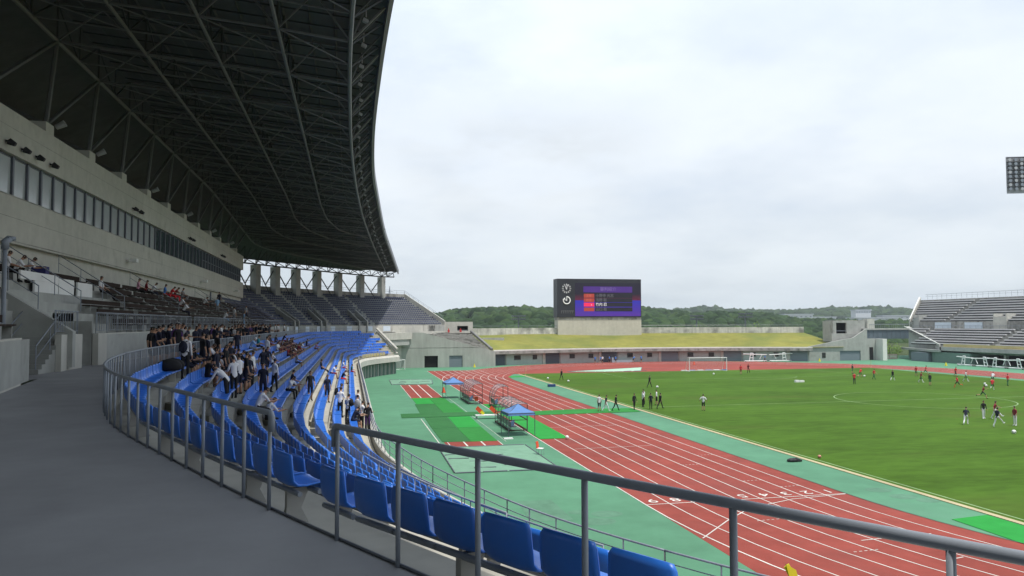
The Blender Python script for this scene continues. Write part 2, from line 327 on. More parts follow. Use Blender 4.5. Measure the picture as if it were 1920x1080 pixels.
LOW = [((-14,-46),(-8.5,-33)),((-18.5,-40),(-12.5,-28)),((-22.9,-33),(-16.5,-23)),((-25.2,-29.1),(-18.6,-19.8)),((-27.3,-25),(-20.3,-16.3)),
 ((-29.1,-21),(-21.5,-12.6)),((-30.4,-16.5),(-22.5,-8.7)),((-31.3,-11),(-23.2,-5)),((-31.8,-4),(-23.8,-0.5)),((-31.9,6),(-24,6)),((-31.9,20),(-24,20)),
 ((-31.9,40),(-24,40)),((-31.9,60),(-24,60)),((-31.9,74),(-24,73)),((-31.8,84),(-23.9,80)),((-31,91),(-23.3,86)),((-29,97),(-22,91)),((-25.5,102),(-19.7,96)),((-20.5,107.2),(-16.8,101))]
UPP = [((-20,-46),(-27,-56)),((-25.5,-37),(-33.5,-44)),((-28.5,-31),(-38,-36)),((-31,-25),(-41,-28)),((-32.6,-18),(-43.5,-19)),((-34.15,-10.8),(-44.5,-9)),((-35.1,-5.5),(-44.5,-5)),
 ((-35.2,0),(-44.5,0)),((-35.2,20),(-44.5,20)),((-35.2,40),(-44.5,40)),((-35.2,62),(-44.5,64)),((-35.1,82),(-44.5,86)),((-34.4,91),(-43.4,97)),((-31.8,99),(-39,106)),((-28,104),(-34,113)),((-22.8,109.5),(-28.5,121.3)),((-15,118),(-21.5,130)),((-5,129),(-13,138))]
def dense(pairs, per=40):
    P = np.array(pairs, float)                      # n,2,2
    n = len(P); out = []
    Q = np.concatenate([2*P[:1]-P[1:2], P, 2*P[-1:]-P[-2:-1]])
    for i in range(n-1):
        p0,p1,p2,p3 = Q[i],Q[i+1],Q[i+2],Q[i+3]
        for t in np.arange(per)/per:
            out.append(.5*(2*p1+(p2-p0)*t+(2*p0-5*p1+4*p2-p3)*t*t+(3*p1-p0-3*p2+p3)*t**3))
    out.append(P[-1]); return np.array(out)
LA, LB = dense(LOW).transpose(1,0,2)
UC, UD = dense(UPP).transpose(1,0,2)
Z0, ROWD, NROW, WID = 7.2, .82, 9, 7.9
def rowz(k): return 6.84-.44*k
def rowt(k, off=.45): return (off+ROWD*k)/WID
UN = 14
def uz(k): return 8.45+6.2*k/UN
# ------------------------------------------------------------------ main stand: lower bowl
NS = len(LA)
def lowp(i, t): return LA[i]*(1-t)+LB[i]*t
def uppp(i, t): return UC[i]*(1-t)+UD[i]*t
IDX = list(range(0, NS, 5))
if IDX[-1] != NS-1: IDX.append(NS-1)
def P3(p, z): return (p[0], p[1], z)
lower = thing('lower_terrace', 'curved lower terrace of pale concrete steps carrying the blue seats', 'grandstand')
m = MB()
ZF = 2.95
lev = [(0, Z0)]
for k in range(NROW): lev += [(k*ROWD/WID, rowz(k)), (min(1,(k+1)*ROWD/WID), rowz(k))]
lev += [(lev[-1][0], ZF), (1.0, ZF)]
for (t0,z0),(t1,z1) in zip(lev[:-1], lev[1:]):
    m.strip([P3(lowp(i,t0),z0) for i in IDX], [P3(lowp(i,t1),z1) for i in IDX])
m.build('steps', M_TREAD, lower)
m = MB()                                                     # end face of the steps
e = [P3(lowp(NS-1,t),z) for t,z in lev]; m.add(e+[P3(lowp(NS-1,1),2.2),P3(lowp(NS-1,0),2.2)], [tuple(range(len(e)+2))]); m.build('end_wall', M_CONC, lower)
m = MB()                                                     # parapet, fascia and lip on the field side
def offB(i, d):
    a = LB[max(i-3,0)]; b = LB[min(i+3,NS-1)]; tx, ty = b-a; l = math.hypot(tx,ty); return LB[i]+np.array((ty/l,-tx/l))*d
for (d0,z0),(d1,z1) in zip([(0,2.95),(0,3.3),(.16,3.3),(.42,3.0),(.42,2.2),(-1.3,1.95)], [(0,3.3),(.16,3.3),(.42,3.0),(.42,2.2),(-1.3,1.95),(-1.3,1.9)]):
    m.strip([P3(offB(i,d0),z0) for i in IDX], [P3(offB(i,d1),z1) for i in IDX])
m.build('fascia', M_CONCL, lower)
m = MB(); m.strip([P3(offB(i,-1.0),0) for i in IDX], [P3(offB(i,-1.0),2.0) for i in IDX]); m.build('undercroft_wall', M_BTEAL, lower)
for i in range(560, NS, 5):
    a, b = offB(i,-.95), offB(i,-.35); c = (a+b)/2; tx, ty = LB[min(i+2,NS-1)]-LB[i-2]; l = math.hypot(tx,ty)
    m = MB(); m.obox((c[0],c[1],1.02), (tx/l*.16,ty/l*.16,0), (ty/l*.3,-tx/l*.3,0), (0,0,1.02)); m.build('pillar', M_CONC if i%2 else M_BTEAL, lower)
for i in list(range(205, 600, 33)):
    for k in range(1, NROW):
        m = MB(); p = lowp(i, (k*ROWD-.0+.18)/WID); q = lowp(i,1)-lowp(i,0); q = q/np.hypot(*q)
        m.obox((p[0],p[1],rowz(k)+.1), (q[0]*.16,q[1]*.16,0), (-q[1]*.38,q[0]*.38,0), (0,0,.098)); m.build('step_block', M_TREAD, lower)
e0, e1 = lowp(NS-1,0), lowp(NS-1,.93); m = MB(); tx, ty = LA[NS-1]-LA[NS-4]; l = math.hypot(tx,ty); n_ = np.array((tx/l,ty/l))*.35
m.beam((*(e0+n_),Z0+.75),(*(e1+n_),4.3),.22,8); m.beam((*(e0+n_),Z0+.1),(*(e1+n_),3.5),.2,8); m.build('sloping_parapet', M_CONCL, lower)
m = MB()                                                     # cream rail panels of the end balcony
for i in range(610, 690, 8):
    a, b = offB(i,-.1), offB(i+7,-.1); m.strip([(a[0],a[1],3.32),(b[0],b[1],3.32)], [(a[0],a[1],3.95),(b[0],b[1],3.95)])
m.build('balcony_panel', M_YEL, lower)

# concourse floor behind the blue seats
UI = list(range(0, len(UC), 5)); UI += [len(UC)-1] if UI[-1] != len(UC)-1 else []
m = MB()
pa = [LA[i] for i in IDX]; pc = [UC[i] for i in UI]
ca = np.concatenate([[0], np.cumsum(np.hypot(*np.diff(np.array(pa),axis=0).T))]); cc = np.concatenate([[0], np.cumsum(np.hypot(*np.diff(np.array(pc[:-9]),axis=0).T))])
U = np.linspace(0,1,160)
ia = [np.interp(U*ca[-1],ca,np.array(pa)[:,q]) for q in (0,1)]; ic = [np.interp(U*cc[-1],cc,np.array(pc[:-9])[:,q]) for q in (0,1)]
A2 = [(x,y,Z0) for x,y in zip(*ia)]; C2 = [(x-3.5*0,y,Z0) for x,y in zip(*ic)]
m.strip(C2, A2); m.sheet([(-41,-20),(-34.5,-20),(-34.5,86),(-41,86)], Z0-.004)
struct(m.build('concourse', M_FLOOR))
m = MB(); m.tube([(LA[i][0],LA[i][1],Z0+.012) for i in range(60,200,3)], .012, 6); struct(m.build('concourse_edge_trim', M_STEELD))

# upper terrace
upper = thing('upper_terrace', 'steep upper terrace of shaded concrete steps under the roof', 'grandstand')
m = MB()
GAPY = (-11.4, -1.0)
def uzs(k, i): return uz(min(k,5)) if UC[i][1] < 83 and UC[i][0] < -30 else uz(k)      # the bench terrace ends in a level path along the building
def k0(i): return 3 if GAPY[0] < UC[i][1] < GAPY[1] and UC[i][0] < -33 else 0
for k in range(UN):
    a, b, c, d = [], [], [], []
    for i in UI:
        z0, z1 = uzs(k,i), uzs(k-1,i) if k else 7.25
        a.append(P3(uppp(i,k/UN),z1)); b.append(P3(uppp(i,k/UN),z0)); d.append(P3(uppp(i,(k+1)/UN),z0))
    for j in range(len(UI)-1):
        if k < k0(UI[j]): continue
        m.add([a[j],a[j+1],b[j+1],b[j]], [(0,1,2,3)]); m.add([b[j],b[j+1],d[j+1],d[j]], [(0,1,2,3)])
m.build('steps', M_CONC, upper)
m = MB()
def nrmU(i):
    q = UD[i]-UC[i]; return q/np.hypot(*q)
skip = lambda i: (-11.9 < UC[i][1] < -5.6 or -2.9 < UC[i][1] < -1.2) and UC[i][0] < -33
a = [];
dense_i = list(range(0, len(UC)))
run = []
def flush(run):
    if len(run) < 2: return
    o = [UC[i] for i in run]; n2 = [UC[i]+nrmU(i)*.22 for i in run]
    m.strip([P3(p,0) for p in o], [P3(p,8.5) for p in o]); m.strip([P3(p,8.5) for p in o], [P3(p,8.5) for p in n2]); m.strip([P3(p,8.5) for p in n2], [P3(p,0) for p in n2])
    for j in (0,-1): m.add([P3(o[j],0),P3(n2[j],0),P3(n2[j],8.5),P3(o[j],8.5)], [(0,1,2,3)])
for i in dense_i:
    if skip(i): flush(run); run = []
    else: run.append(i)
flush(run); m.build('front_wall', M_CONCL, upper)
m = MB(); m.box(-37.45,-11.5,Z0-.1,-37.0,-.9,9.36); m.box(-37.3,-11.5,Z0,-35.2,-11.35,9.0); m.box(-37.3,-1.15,Z0,-35.45,-1.0,9.0); m.build('recess_wall', M_CONC, upper)
for y0 in (-7.0,):
    st = MB(); x0, x1 = (-37.25,-35.28) if y0 > -10 else (-35.6,-33.6)
    for j in range(8): st.box(x0, y0+.3*j, Z0, x1, y0+.3*(j+1) if j < 7 else y0+3.9, Z0+.155*(j+1))
    st.build('stair', M_CONC, upper)
m = MB(); rear = [i for i in UI if UC[i][1] > 83]
for (d0,z0),(d1,z1) in zip([(0,14.6),(0,15.5),(.3,15.5),(.3,7)], [(0,15.5),(.3,15.5),(.3,7),(.31,7)]):
    m.strip([P3(UD[i]+nrmU(i)*d0,z0) for i in rear], [P3(UD[i]+nrmU(i)*d1,z1) for i in rear])
m.build('rear_parapet', M_CONCG, upper)
iE = len(UC)-1; m = MB(); pts = [P3(uppp(iE,k/UN),uz(k)+.95) for k in range(UN+1)]; q = uppp(iE,0)-uppp(iE-3,0); q = q/np.hypot(*q)*.3
bot = [P3(uppp(iE,0),0),P3(uppp(iE,1),0)]
V = pts+bot[::-1]; n_ = len(V); m.add(V+[(x+q[0],y+q[1],z) for x,y,z in V], [tuple(range(n_)), tuple(range(n_,2*n_))[::-1]]+[(i,(i+1)%n_,n_+(i+1)%n_,n_+i) for i in range(n_)]); m.build('end_wall', M_CONCL, upper)
for i0 in (468, 492, 512, 533, 556, 580, 604, 622):          # pale glazed panels along the far front wall
    if i0+8 >= len(UC): continue
    m = MB(); a, b = UC[i0]-nrmU(i0)*.04, UC[i0+7]-nrmU(i0+7)*.04; m.strip([P3(a,7.45),P3(b,7.45)], [P3(a,8.4),P3(b,8.4)]); m.build('front_panel', M_PALEP, upper)
COLS = [(-41,101.2),(-38.2,106),(-35,111),(-31.4,116.2),(-27.5,122),(-23,128.2),(-18.4,133.2)]
for (x,y),(x2,y2) in zip(COLS, COLS[1:]+[(-13.8,138.4)]):
    t = Vector((x2-x,y2-y,0)).normalized()*.62; n_ = Vector((-t.y,t.x,0)); m = MB(); m.obox((x,y,13.4), t, n_, (0,0,5.6)); m.build('column', M_CONC, upper)
# wing walls beside the entrances
def wing(i, tt, label, h=.16, thick=.28, mt=None):
    p0, p1 = uppp(i,-.02), uppp(i,tt); d = p1-p0; t2 = np.array((-d[1],d[0]))/np.hypot(*d)*thick/2
    zt0, zt1 = 8.45+h, 8.45+6.2*tt+h; m = MB()
    V = [(*(p0-t2),7.3),(*(p1-t2),7.3),(*(p1-t2),zt1),(*(p0-t2),zt0),(*(p0+t2),7.3),(*(p1+t2),7.3),(*(p1+t2),zt1),(*(p0+t2),zt0)]
    m.add(V, [(0,1,2,3),(7,6,5,4),(0,4,5,1),(3,2,6,7),(1,5,6,2),(0,3,7,4)])
    return tag(m.build('wing_wall', mt or M_CONC), label, 'wall', 'sloping wing walls of the upper terrace')
def ui_at(y): return int(np.argmin([abs(UC[i][1]-y)+(99 if i > 500 else 0) for i in range(len(UC))]))
for y, w in ((-4.6,'nearest'),(15.5,'second'),(36,'third'),(56,'fourth'),(76,'fifth')): wing(ui_at(y), .46, f'{w} shaded concrete wing wall sloping down the brown-benched terrace, counted from the left')
for i, w in ((489,'behind the last columns of the building'),(540,'in the middle of the navy seats'),(596,'nearest the open end of the navy seats')):
    wing(i, .36, f'left sloping wall of the entrance {w}', .9); wing(i+9, .36, f'right sloping wall of the entrance {w}', .9)

# ------------------------------------------------------------------ seats
def seat_mesh(name, width=.495, mt=M_BLUE):
    prof = [(-.215,.80,.19),(-.222,.745,.213),(-.215,.60,.222),(-.20,.48,.222),(-.165,.42,.222),(-.10,.398,.22),(0,.39,.218),(.12,.402,.215),(.20,.407,.21),(.238,.392,.20),(.245,.368,.19)]
    us = [-1,-.86,-.45,0,.45,.86,1]; bm = bmesh.new(); g = []
    for j, (y,z,w) in enumerate(prof):
        g.append([bm.verts.new((u*w*width/.444, y+(.035*u**4 if j < 5 else 0), z+(.022*u**4 if j > 3 else -.012*u**4 if j == 0 else 0))) for u in us])
    for j in range(len(prof)-1):
        for i in range(len(us)-1): bm.faces.new((g[j][i],g[j+1][i],g[j+1][i+1],g[j][i+1]))
    bm.normal_update(); bmesh.ops.solidify(bm, geom=bm.faces[:], thickness=.022)
    for v in bm.verts: v.co.y = v.co.y*.9-.01; v.co.z = min(v.co.z,.40)+max(0,v.co.z-.40)*.86
    bm.normal_update(); me = bpy.data.meshes.new(name); bm.to_mesh(me); bm.free(); me.materials.append(mt)
    me.polygons.foreach_set('use_smooth', [True]*len(me.polygons)); return me
SEAT_ME = seat_mesh('seat_shell')
m = MB(); m.beam((-.29,-.11,.35),(.29,-.11,.35),.026,8); m.beam((-.29,.1,.35),(.29,.1,.35),.026,8); tmp = m.build('seat_bar', M_STEEL); BAR_ME = tmp.data; bpy.data.objects.remove(tmp)
m = MB()
for x in (0,):
    V = [(-.03,-.13,.36),(-.03,.11,.36),(-.03,.02,.16),(-.03,.10,0),(-.03,-.16,0),(-.03,-.13,.18)]; n_ = len(V)
    m.add(V+[(.03,y,z) for _,y,z in V], [tuple(range(n_)),tuple(range(n_,2*n_))[::-1]]+[(i,n_+i,n_+(i+1)%n_,(i+1)%n_) for i in range(n_)])
tmp = m.build('pedestal', mat('cast_pedestal', (.37,.36,.33), .7, .12, 3)); PED_ME = tmp.data; bpy.data.objects.remove(tmp)
def row_seats(Pc, Qc, t, z, pitch=.56, block=7, gap=.2, aisle=None):
    L_ = Pc*(1-t)+Qc*t; ds = np.concatenate([[0], np.cumsum(np.hypot(*np.diff(L_,axis=0).T))]); res = []; s = .4; n = 0; tot = ds[-1]-.3
    while s+block*pitch < tot:
        a = np.array([np.interp(s,ds,L_[:,q]) for q in (0,1)]); b = np.array([np.interp(s+block*pitch,ds,L_[:,q]) for q in (0,1)])
        d = (b-a)/np.hypot(*(b-a)); fx = np.array((d[1],-d[0]))
        i = int(np.interp(s,ds,np.arange(len(L_))))
        if not (aisle and aisle(i)):
            for j in range(block):
                p = a+d*(j+.5)*pitch; res.append((p[0],p[1],z,math.atan2(-fx[0],fx[1]),n,j))
        s += block*pitch+gap; n += 1
    return res
low_aisle = lambda i: i > 560 and (i//9)%5 == 4 and False
ALL = []
OPEN_I = (112, 121)                                           # gap in the railing, the steps start here
for k in range(NROW):
    for (x,y,z,rz,n,j) in row_seats(LA, LB, rowt(k,.43), rowz(k), gap=.2 if k else .08):
        if k == 0 and -28.05 < y < -27.25: continue
        if y < -33 and x > -22.3: continue
        w, px = seen_at(x,y,z+.5)
        vis = px is not None and -40 < px[0] < 1960 and px[1] < 1130
        ALL.append((w if vis else 1e9, x,y,z,rz,k,n,j))
ALL.sort(); near, rest = ALL[:300], ALL[300:]
first = {}
for (w,x,y,z,rz,k,n,j) in near:
    o = bpy.data.objects.new('blue_chair', SEAT_ME); COL.objects.link(o); o.location = (x,y,z); o.rotation_euler = (0,0,rz)
    if k == 0: tag(o, 'blue plastic seat in the top row, close behind the grey railing', 'seat', 'blue seats of the top row')
    else: tag(o, 'blue plastic seat in the curved lower rows in front of the top row', 'seat', 'blue seats of the lower rows')
    if w < 22:
        b = bpy.data.objects.new('seat_bar', BAR_ME); COL.objects.link(b); b.parent = o
        if j % 3 == 1 or (k == 0 and -27.25 < y < -26.6): b = bpy.data.objects.new('pedestal', PED_ME); COL.objects.link(b); b.parent = o
m = MB()
SV = [(-.225,-.2,.76),(.225,-.2,.76),(-.245,-.19,.45),(.245,-.19,.45),(-.245,-.10,.40),(.245,-.10,.40),(-.245,.18,.41),(.245,.18,.41),(-.245,.205,.36),(.245,.205,.36),(-.225,-.225,.76),(.225,-.225,.76),(-.245,-.22,.40),(.245,-.22,.40),(-.245,-.08,.37),(.245,-.08,.37)]
SF = [(0,2,3,1),(2,4,5,3),(4,6,7,5),(6,8,9,7),(10,0,1,11),(11,13,12,10),(13,15,14,12),(0,10,12,2),(2,12,14,4),(4,14,8,6),(1,3,13,11),(3,5,15,13),(5,7,9,15),(8,14,15,9)]
for (w,x,y,z,rz,k,n,j) in rest:
    if w > 1e8 and (y < -20): continue
    c, s = math.cos(rz), math.sin(rz); sx = 1.06
    m.add([(x+c*a*sx-s*b, y+s*a*sx+c*b, z+h) for a,b,h in SV], SF, 0)
    if j in (1,5): m.add([(x+c*a-s*b, y+s*a+c*b, z+h) for a,b,h in ((-.04,-.12,0),(.04,-.12,0),(.04,.1,0),(-.04,.1,0),(-.04,-.12,.38),(.04,-.12,.38),(.04,.1,.38),(-.04,.1,.38))], [(0,1,5,4),(1,2,6,5),(2,3,7,6),(3,0,4,7)], 1)
struct(tag(m.build('blue_seating', [M_BLUE, M_CONCL]), 'long sweeping rows of blue seats further round the lower stand', 'seating'), 'stuff')

# far upper terrace: navy seats one by one, 300 nearest as objects
NAVY = seat_mesh('navy_shell', .40, M_NAVY); NAVY.transform(Matrix.Diagonal((1,.85,.8,1))); UALL = []
aisles = [(470,474),(500,504),(527,530),(555,558),(583,586),(612,614)]
for k in range(UN):
    t = (k+.55)/UN; L_ = UC*(1-t)+UD*t
    sel = L_[395:]; ds = np.concatenate([[0], np.cumsum(np.hypot(*np.diff(sel,axis=0).T))])
    for s in np.arange(.5, ds[-1]-.4, .62):
        fi = np.interp(s,ds,np.arange(len(sel))); i = int(fi)+395
        if any(a <= i <= b for a,b in aisles) or (k < 5 and any(a-1 <= i <= a+11 for a in (489,540,596))): continue
        p = sel[int(fi)]+(sel[min(int(fi)+1,len(sel)-1)]-sel[int(fi)])*(fi-int(fi))
        if p[1] < 84 and p[0] < -40.6: continue
        q = -nrmU(i); w, px = seen_at(p[0],p[1],uz(k)); UALL.append((w,p[0],p[1],uz(k),math.atan2(-q[0],q[1]),k))
UALL.sort()
for (w,x,y,z,rz,k) in UALL[:300]:
    o = bpy.data.objects.new('navy_chair', NAVY); COL.objects.link(o); o.location = (x,y,z); o.rotation_euler = (0,0,rz)
    tag(o, 'dark navy plastic seat on the far upper terrace under the columns', 'seat', 'navy seats of the far upper terrace')
m = MB()
for (w,x,y,z,rz,k) in UALL[300:]:
    c, s = math.cos(rz), math.sin(rz); m.add([(x+c*a*.82-s*b*.85, y+s*a*.82+c*b*.85, z+h*.8) for a,b,h in SV], SF, 0)
struct(tag(m.build('navy_seating', M_NAVY), 'rows of dark navy seats on the far upper terrace', 'seating'), 'stuff')
# brown benches in front of the building
for k in range(6):
    t = (k+.5)/UN
    for y0 in np.arange(-18, 84, 6.8):
        ys = [y0+.2, y0+6.3]
        if k < 3 and y0 < 0 and y0 > -13: continue
        if k in (3,4) and -5 < y0 < 3: continue
        if (k < 4) and any(abs(y0+3-w) < 1.4 for w in (-4.6,)): continue
        i0, i1 = ui_at(ys[0]), ui_at(ys[1]); p, q = uppp(i0,t), uppp(i1,t)
        if max(p[0],q[0]) < -40.7: continue
        w, px = seen_at(p[0],p[1],uz(k))
        if px is None or px[0] < -300: continue
        b = MB(); z = uz(k); d = np.array(q-p); l = np.hypot(*d); d = d/l; n_ = nrmU(i0); c = (p+q)/2
        root = MB().obox((c[0],c[1],z+.40),(d[0]*l/2,d[1]*l/2,0),(n_[0]*.17,n_[1]*.17,0),(0,0,.025)).build('brown_bench', M_BROWN)
        tag(root, 'long dark brown bench on the shaded terrace below the windows', 'bench', 'brown benches of the shaded terrace')
        MB().obox((c[0]+n_[0]*.19,c[1]+n_[1]*.19,z+.58),(d[0]*l/2,d[1]*l/2,0),(n_[0]*.02,n_[1]*.02,0),(0,0,.1)).build('backrest', M_BROWN, root)
        if w < 70:
            for f in np.linspace(.05,.95,4): g = MB(); pp = p+(q-p)*f; g.obox((pp[0],pp[1],z+.19),(d[0]*.03,d[1]*.03,0),(n_[0]*.12,n_[1]*.12,0),(0,0,.185)); g.build('bench_leg', M_CONC, root)
# ------------------------------------------------------------------ main building with the window band
bld = thing('stadium_building', 'long board-marked concrete stand building with a band of windows under the roof', 'building')
Y0B, Y1B, XB = -20.0, 83.3, -41.0
m = MB(); m.box(XB-11, Y0B, 5, XB, Y1B, 12.7); m.build('lower_wall', M_CONCL, bld)
m = MB(); m.box(XB-11.2, Y0B-.2, 12.7, XB+.32, Y1B+.3, 14.95); m.build('ledge_wall', M_CONCL, bld)
m = MB(); m.box(XB-11.2, Y0B-.2, 16.9, XB+.3, Y1B+.28, 18.95); m.build('coping_wall', M_CONCL, bld)
m = MB(); m.box(XB-11, Y0B, 14.95, XB-.9, Y1B-.2, 16.9); m.build('window_backing', M_BLACK, bld)
m = MB()
for z in (13.9, 18.1): m.box(XB+.29 if z > 16 else XB+.31, Y0B, z, XB+.325 if z < 16 else XB+.304, Y1B, z+.02)
for z, xx in ((14.9, .335), (12.78, .335)): m.box(XB+.3, Y0B, z, XB+xx, Y1B, z+.05)
m.build('shadow_joint', M_CONCG, bld)
ys = [Y0B+1.2+1.7*i for i in range(60)]
for i, y in enumerate(ys):
    if y < -3 or y+1.7 > Y1B: continue
    f = MB(); f.box(XB-.12, y-.09, 14.95, XB+.12, y+.09, 16.9); f.box(XB-.05, y+.09, 14.95, XB+.06, y+1.61, 15.03); f.box(XB-.05, y+.09, 16.82, XB+.06, y+1.61, 16.9)
    if y > 52: f.box(XB-.04, y+.09, 15.85, XB+.05, y+1.61, 15.92); f.box(XB-.04, y+.8, 15.03, XB+.05, y+.88, 16.82)
    fo = f.build('window', M_STEELD, bld)
    p = MB(); p.box(XB-.02, y+.09, 15.03, XB+.01, y+1.61, 16.82); p.build('pane', M_PANEP if y < 32 else M_GLASS, fo)
PILY = [8.9+6.8*i for i in range(-4, 11)]
for y in PILY:
    p = MB(); p.box(XB-.9, y-.55, 18.95, XB+.26, y+.55, 19.5); p.build('coping_block', M_CONCL, bld)
for y in (3.6,5.3,7.0,8.9, 24.5,26, 44,45.5,63,64.5):
    q = MB(); q.beam((XB+.3,y,17.35),(XB+.5,y,17.3),.05,6); q.beam((XB+.45,y,17.32),(XB+.72,y,17.18),.17,8,0,.1); q.build('loudspeaker', M_BLACK, bld)  # dark loudspeaker cones above the windows, not lamps
for y in (23.2, 50.5, 74.0):
    q = MB(); q.beam((XB+.3,y,13.35),(XB+.75,y,13.35),.05,6); q.box(XB+.55,y-.1,13.3,XB+1.0,y+.45,13.55); q.build('camera_housing', M_WPANEL, bld)
q = MB(); q.box(XB+.0,58,10.6,XB+.12,58.5,12.6); q.build('drainpipe', M_STEELD, bld)

M_LAMP = mat('lamp_housing', (.33,.34,.34), .5, .1, 3)
# ------------------------------------------------------------------ the crescent roof
roof = thing('grandstand_roof', 'huge dark crescent roof of steel trusses sweeping over the main stand', 'roof')
def drop(y): return .053*max(0, y-55)
EDGE = [(-90,-8),(-60,-13.5),(-45,-18.6),(-32,-20.7),(-22,-21.9),(-12,-22.6),(-1,-23.3),(17,-23.5),(31,-23.35),(47,-22.8),(63,-21.7),(84,-20.0),(103,-18),(120,-16.2),(131,-15.0)]  # unseen near-end points swung towards the field to shade the concourse
CH5 = [(-90,-10),(-60,-15.4),(-45,-20.4),(-32,-22.6),(-22,-23.8),(-12,-24.5),(-2,-25.1),(15,-25.2),(33,-24.9),(57,-23.9),(78,-22.3),(100,-20.3),(120,-18.3),(131,-17.2)]
def xi(T, y):
    a = np.array(T); 
    xs = a[:,1]; yy = a[:,0]
    k = np.clip(np.searchsorted(yy, y)-1, 0, len(a)-2); h = yy[k+1]-yy[k]; t = (y-yy[k])/h
    m0 = (xs[k+1]-xs[max(k-1,0)])/(yy[k+1]-yy[max(k-1,0)])*h; m1 = (xs[min(k+2,len(a)-1)]-xs[k])/(yy[min(k+2,len(a)-1)]-yy[k])*h
    return (2*t**3-3*t**2+1)*xs[k]+(t**3-2*t**2+t)*m0+(-2*t**3+3*t**2)*xs[k+1]+(t**3-t**2)*m1
CHORD = {1:[(-40.5,-90),(-40.5,93),(-39.2,99),(-36.2,104.5),(-31.5,111),(-27.2,117.5),(-22.5,124),(-18.3,130)],
 2:[(-36.1,-90),(-36.1,78),(-34.7,85),(-31,91.5),(-26.5,96.5),(-20.9,99.5)], 3:[(-32.2,-90),(-32.2,68),(-31,76),(-28.4,83),(-24.8,88),(-21.6,90.5)],
 4:[(-28.6,-90),(-28.6,56),(-28.1,66),(-26.4,75),(-22.6,79.5)]}
CZ = {1:24.0, 2:23.6, 3:23.3, 4:23.0, 5:22.6}
def chord_pts(k, step=3.4):
    if k == 5: return [Vector((xi(CH5,y), y, CZ[5]-drop(y)*.82)) for y in np.arange(-60,131.5,3.4)]
    P = np.array(CHORD[k],float); d = np.concatenate([[0],np.cumsum(np.hypot(*np.diff(P,axis=0).T))]); o = (8.9-6.8*10+90)
    S = list(np.arange(o-6.8*1, d[-1], step))+[d[-1]]
    return [Vector((np.interp(s,d,P[:,0]), np.interp(s,d,P[:,1]), CZ[k]-drop(np.interp(s,d,P[:,1])))) for s in S]
def deckz(x, y):                                       # the deck comes down to the rear, behind the building and over the columns
    r = -50 if y < 86 else float(np.interp(y, [86,97,104,112.5,123.5,135], [-49,-46.5,-42,-36,-28,-19.5]))
    g = min(1, max(0, (x-r)/9.5)); top = 26.2+(x+40)*-.085-drop(y); rz = 20.6 if y < 86 else 20.35
    return min(top, rz+(top-rz)*g**.7) if top > rz else top
for k in range(1, 6):
    P = chord_pts(k); m = MB(); m.tube(P, .115 if k in (1,5) else .09, 6); m.build('chord', mat('chord_steel', (.105,.11,.105), .5, .1, 3, .4), roof)
    m = MB()                                              # web between the chord and the deck
    for i, (p, q) in enumerate(zip(P[:-1], P[1:])):
        up = lambda a: Vector((a.x, a.y, deckz(a.x,a.y)-.15))
        m.beam(p, up(p), .05, 4); m.beam(p if i%2 else q, up(q if i%2 else p), .055, 4)
    m.tube([Vector((a.x,a.y,deckz(a.x,a.y)-.2)) for a in P], .07, 4)
    if k < 5:
        for o_ in (1.3, 2.6): m.tube([Vector((a.x+o_,a.y,deckz(a.x+o_,a.y)-.22)) for a in P], .05, 4)
    m.build('chord_web', M_ROOFS, roof)
def chord_x(k, y):
    if k == 5: return xi(CH5, y)
    P = np.array(CHORD[k]); return float(np.interp(y, P[:,1], P[:,0])) if y <= P[-1,1] else None
rear_at = lambda y: -50 if y < 86 else float(np.interp(y, [86,97,104,112.5,123.5,135], [-49,-46.5,-42,-36,-28,-19.5]))
SY = [8.9+6.8*i for i in range(-8, 19)]
for y in SY:
    if y > 128: continue
    m = MB(); pts = []
    for k in range(1, 6):
        x = chord_x(k, y)
        if x is not None: pts.append(Vector((x, y, CZ[k]-drop(y)*(.82 if k == 5 else 1))))
    ex = xi(EDGE, y); tip = Vector((ex-.15, y, deckz(ex,y)-.35))
    for a, b in zip(pts[:-1], pts[1:]):
        m.beam(a, b, .07, 5); n_ = 2; ua = Vector((a.x,y,deckz(a.x,y)-.2)); ub = Vector((b.x,y,deckz(b.x,y)-.2)); mid = (ua+ub)/2
        m.beam(a, mid, .055, 4); m.beam(b, mid, .055, 4); m.beam(ua, ub, .07, 4)
    for a, b in zip(pts[:-1], pts[1:]):
        if y < 90: m.beam(a+Vector((0,3.4,0)), b+Vector((0,3.4,0)), .045, 4); m.beam(a, b+Vector((0,3.4,0)), .035, 4)
    if pts: m.beam(pts[-1], tip, .07, 5); m.beam(pts[-1], Vector((ex-1.0,y,deckz(ex,y)-.3)), .05, 4)
    m.build('truss', mat('truss_steel', (.115,.12,.118), .5, .1, 3, .4), roof)
m = MB()                                                  # intermediate purlins close under the deck
for y in np.arange(-45, 130, 1.7):
    a = chord_x(1, y) or (rear_at(y)+1); ex = xi(EDGE, y)
    m.beam((a,y,deckz(a,y)-.28),(ex-.2,y,deckz(ex,y)-.28), .06, 4)
    if int(round((y+45)/1.7))%2 == 0:
        a = xi(CH5,y); m.beam((a,y,CZ[5]-drop(y)*.82),(ex-.15,y+1.7,deckz(ex,y)-.3), .05, 4); m.beam((a,y,CZ[5]-drop(y)*.82),(ex-.15,y,deckz(ex,y)-.3), .05, 4)
struct(m.build('purlin', M_ROOFS, roof), 'stuff')
m = MB(); ny, nxx = 100, 14; V = []
YY = np.linspace(-60, 131, ny)
for y in YY:
    a, b = rear_at(y), xi(EDGE, y); a = min(a, b-.3)
    for i in range(nxx+1): x = a+(b-a)*i/nxx; V.append((x, y, deckz(x,y)))
nv = len(V); w = nxx+1
Fc = [(j*w+i, j*w+i+1, (j+1)*w+i+1, (j+1)*w+i) for j in range(ny-1) for i in range(nxx)]
